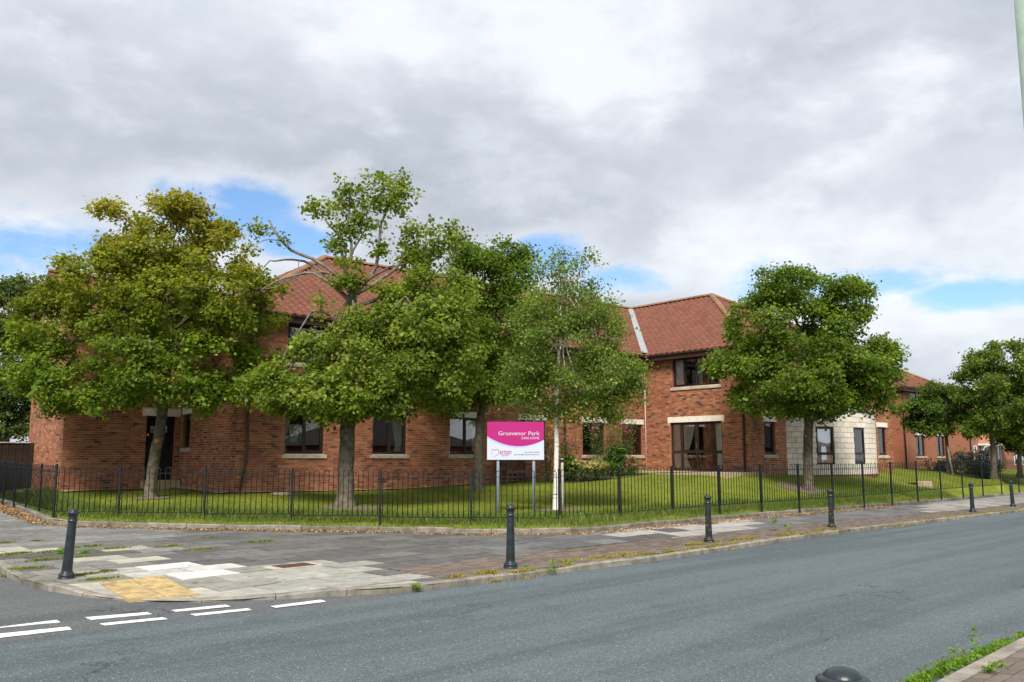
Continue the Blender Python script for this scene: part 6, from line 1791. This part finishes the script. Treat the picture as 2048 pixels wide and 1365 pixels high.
# mown lawn
uu = rs.uniform(-6, 40, 260000); vv = rs.uniform(-13, 4.4, 260000)
Pw = np.stack([A0.x+UX.x*uu+VX.x*vv, A0.y+UX.y*uu+VX.y*vv], 1)
okm = (Pw[:, 1] > 18) & (Pw[:, 1] < 38) & ~((uu > 18.4) & (vv > -5.6) & (uu < 30.4)) & ~((uu > -.2) & (vv > -.25)) & ~((uu > -3.9) & (vv > 3.6)) & ~((uu > 16) & (vv > -6) & (uu < 18.6)) & (rs.rand(len(uu)) < np.clip(24/Pw[:, 1]-.25, .1, 1))
Pw = Pw[okm]
BKa = np.array([tuple(p) for p in BKr]); keep = np.ones(len(Pw), bool)
for i in range(0, len(Pw), 4000):
    q = Pw[i:i+4000]; dd = np.linalg.norm(q[:, None]-BKa[None], axis=2); j = dd.argmin(1).clip(0, len(BKa)-2); t_ = BKa[j+1]-BKa[j]; n_ = np.stack([-t_[:, 1], t_[:, 0]], 1); keep[i:i+4000] = ((q-BKa[j])*n_).sum(1) > .25*np.linalg.norm(t_, axis=1)
Pw = Pw[keep][:120000]
cl = np.array([(.135, .18, .020), (.20, .235, .032), (.30, .26, .085)]); cols = cl[rs.choice(3, len(Pw), p=[.45, .42, .13])]*rs.uniform(.7, 1.25, (len(Pw), 1))
blades('lawn_grass', Pw, lz_np(Pw)-.005, .015, .042, cols, .9, .008, 80)
# dry leaves and hay in the channel before the edging
P_ = along_bk(9000, -.42, .02, rs, 0, .9); edge = rs.rand(len(P_)); 
z_ = np.array([gz(*p) for p in P_])+.012; cols = np.array([(.36, .19, .075), (.46, .28, .12), (.25, .11, .045), (.40, .30, .17)])[rs.choice(4, len(P_))]*rs.uniform(.6, 1.2, (len(P_), 1))
xx = np.array([proj((p[0], p[1], 0))[0] for p in P_]); kp = rs.rand(len(P_)) < np.where(xx < 110, 1.0, np.where((xx > 330) & (xx < 760), .95, .45)); 
V, T, C = leaves(np.c_[P_, z_][kp], np.tile([0, 0, 1.0], (kp.sum(), 1)), 2, .035, .06, cols[kp], flat=.15, droop=0, seed=5, aspect=.6); tag(np_mesh('dry_leaf_litter', V, T, C, M['litter']), kind='stuff')
P_ = along_bk(9000, -.30, .03, rs, .12, .9); z_ = np.array([gz(*p) for p in P_])+.004; cols = np.array([(.50, .36, .19), (.42, .28, .12), (.30, .22, .10)])[rs.choice(3, len(P_))]*rs.uniform(.7, 1.2, (len(P_), 1)); blades('dry_grass_clippings', P_, z_, .01, .03, cols, 4.0, .006, 82, 'litter')
# moss and weeds along the road kerb and in the slab joints
FKr = np.array([tuple(p) for p in resample(FKs, .1, 75)])
def along_fk(spots, off, n, rs):
    out_ = []
    for (px, py, L_, w_) in spots:
        c_ = np.array(G(px, py)[:2]); k = max(2, int(L_*5)); t = rs.normal(size=k)*L_*.45; sub_ = c_+np.outer(t, (rdir.x, rdir.y))+np.outer(rs.normal(size=k)*w_*.45, (-rdir.y, rdir.x))
        for q in sub_:
            m = int(n*rs.uniform(.02, .14)); sp_ = rs.uniform(.03, .10); out_.append(q+np.outer(rs.normal(size=m)*sp_*1.6, (rdir.x, rdir.y))+np.outer(rs.normal(size=m)*sp_*.6, (-rdir.y, rdir.x)))
    return np.concatenate(out_)
moss = [(970, 1146, .8, .12), (1060, 1142, 1.2, .14), (1090, 1146, .5, .1), (1175, 1119, 1.0, .12), (1240, 1113, .8, .08), (1340, 1103, 1.6, .1), (1450, 1083, 2.0, .14), (1560, 1070, 2.4, .14), (1640, 1065, 1.5, .1), (1440, 1092, 1.2, .08), (1560, 1082, 1.6, .07), (1700, 1062, 2.5, .08), (1800, 1048, 3, .1), (1930, 1031, 4, .12), (2010, 1022, 3, .1), (840, 1181, .5, .05), (930, 1172, .8, .05), (1000, 1162, .8, .06), (170, 1150, .3, .07), (215, 1158, .25, .06), (40, 1107, .5, .12), (75, 1122, .35, .1), (30, 1085, .6, .05), (160, 1095, .25, .05), (85, 1105, .7, .1), (120, 1118, .4, .1), (430, 1075, .25, .04), (505, 1085, .3, .03), (330, 1094, .3, .03), (230, 1098, .2, .04), (25, 1140, .15, .08), (400, 1100, .2, .03)]
P_ = along_fk(moss, 0, 1900, rs); z_ = np.array([pz(*p) for p in P_]); sfk = np.array([side(FKs, Vector(p)) for p in P_[:]]); z_ = np.where(sfk < 0, z_-KERB*.95, z_); z_ = np.where(sfk > 0, z_+.006, z_); okk = (sfk > .012) | ((sfk < -.004) & (sfk > -.09)); P_, z_, sfk = P_[okk], z_[okk], sfk[okk]
xx = np.array([proj((p[0], p[1], 0))[0] for p in P_]); yel = np.array([(.36, .27, .045), (.45, .33, .06), (.20, .20, .03)]); gr_ = np.array([(.12, .20, .02), (.20, .25, .03), (.26, .22, .04)])
cols = np.where((xx[:, None] > 900), np.where(rs.rand(len(P_), 1) < .72, yel[rs.choice(3, len(P_))], gr_[rs.choice(3, len(P_))]), gr_[rs.choice(3, len(P_))])*rs.uniform(.7, 1.2, (len(P_), 1))
blades('kerb_moss_and_weeds', P_, z_-.002, .008, .035, cols, 1.6, .009, 83)
def weed(px, py, h, n, sd_, dz=0.0, size=.06):
    p = G(px, py, dz); rs_ = np.random.RandomState(sd_); c_ = np.array([(p.x, p.y, p.z)])+rs_.normal(size=(n, 3))*np.array([.022, .022, 0])+np.c_[np.zeros(n), np.zeros(n), rs_.uniform(0, h, n)]
    return leaves(c_, rs_.normal(size=(n, 3))*.5+np.array([0, 0, .6]), 5, size*.5, size, np.array([mixcol((.12, .24, .02), (.24, .38, .05), rs_.rand()) for _ in range(n)]), seed=sd_, aspect=.45)
Vs, Ts, Cs, o_ = [], [], [], 0
wl = []
for k in range(70):
    t = rnd.random(); px = 1822+(2050-1822)*t; py = 1371-(1371-1271)*t+rnd.uniform(-1, 1); wl.append((px, py, rnd.uniform(.01, .055)*(1.3-t*.6), 5, 300+k, -.07, .04))
wl += [(1905, 1322, .12, 6, 501, -.05, .05), (1890, 1342, .10, 7, 502, -.05, .055), (1978, 1348, .08, 14, 503, 0, .04), (2000, 1335, .04, 10, 504, 0, .035), (1955, 1310, .22, 5, 505, -.06, .05),
       (1105, 1142, .18, 8, 506, -.02, .06), (1053, 1140, .08, 12, 507, -.05, .05), (1550, 1062, .35, 9, 508, 0, .07), (1575, 1066, .3, 7, 509, 0, .07), (835, 1180, .07, 14, 510, -.06, .05), (170, 1107, .05, 16, 511, 0, .06), (120, 1108, .07, 16, 512, 0, .06), (1140, 1135, .1, 10, 513, -.04, .05)]
for a in wl:
    V, T, C = weed(*a); Vs.append(V); Ts.append(T+o_); Cs.append(C); o_ += len(V)
tag(np_mesh('gutter_weeds', np.concatenate(Vs), np.concatenate(Ts), np.concatenate(Cs), M['leaf']), kind='stuff')
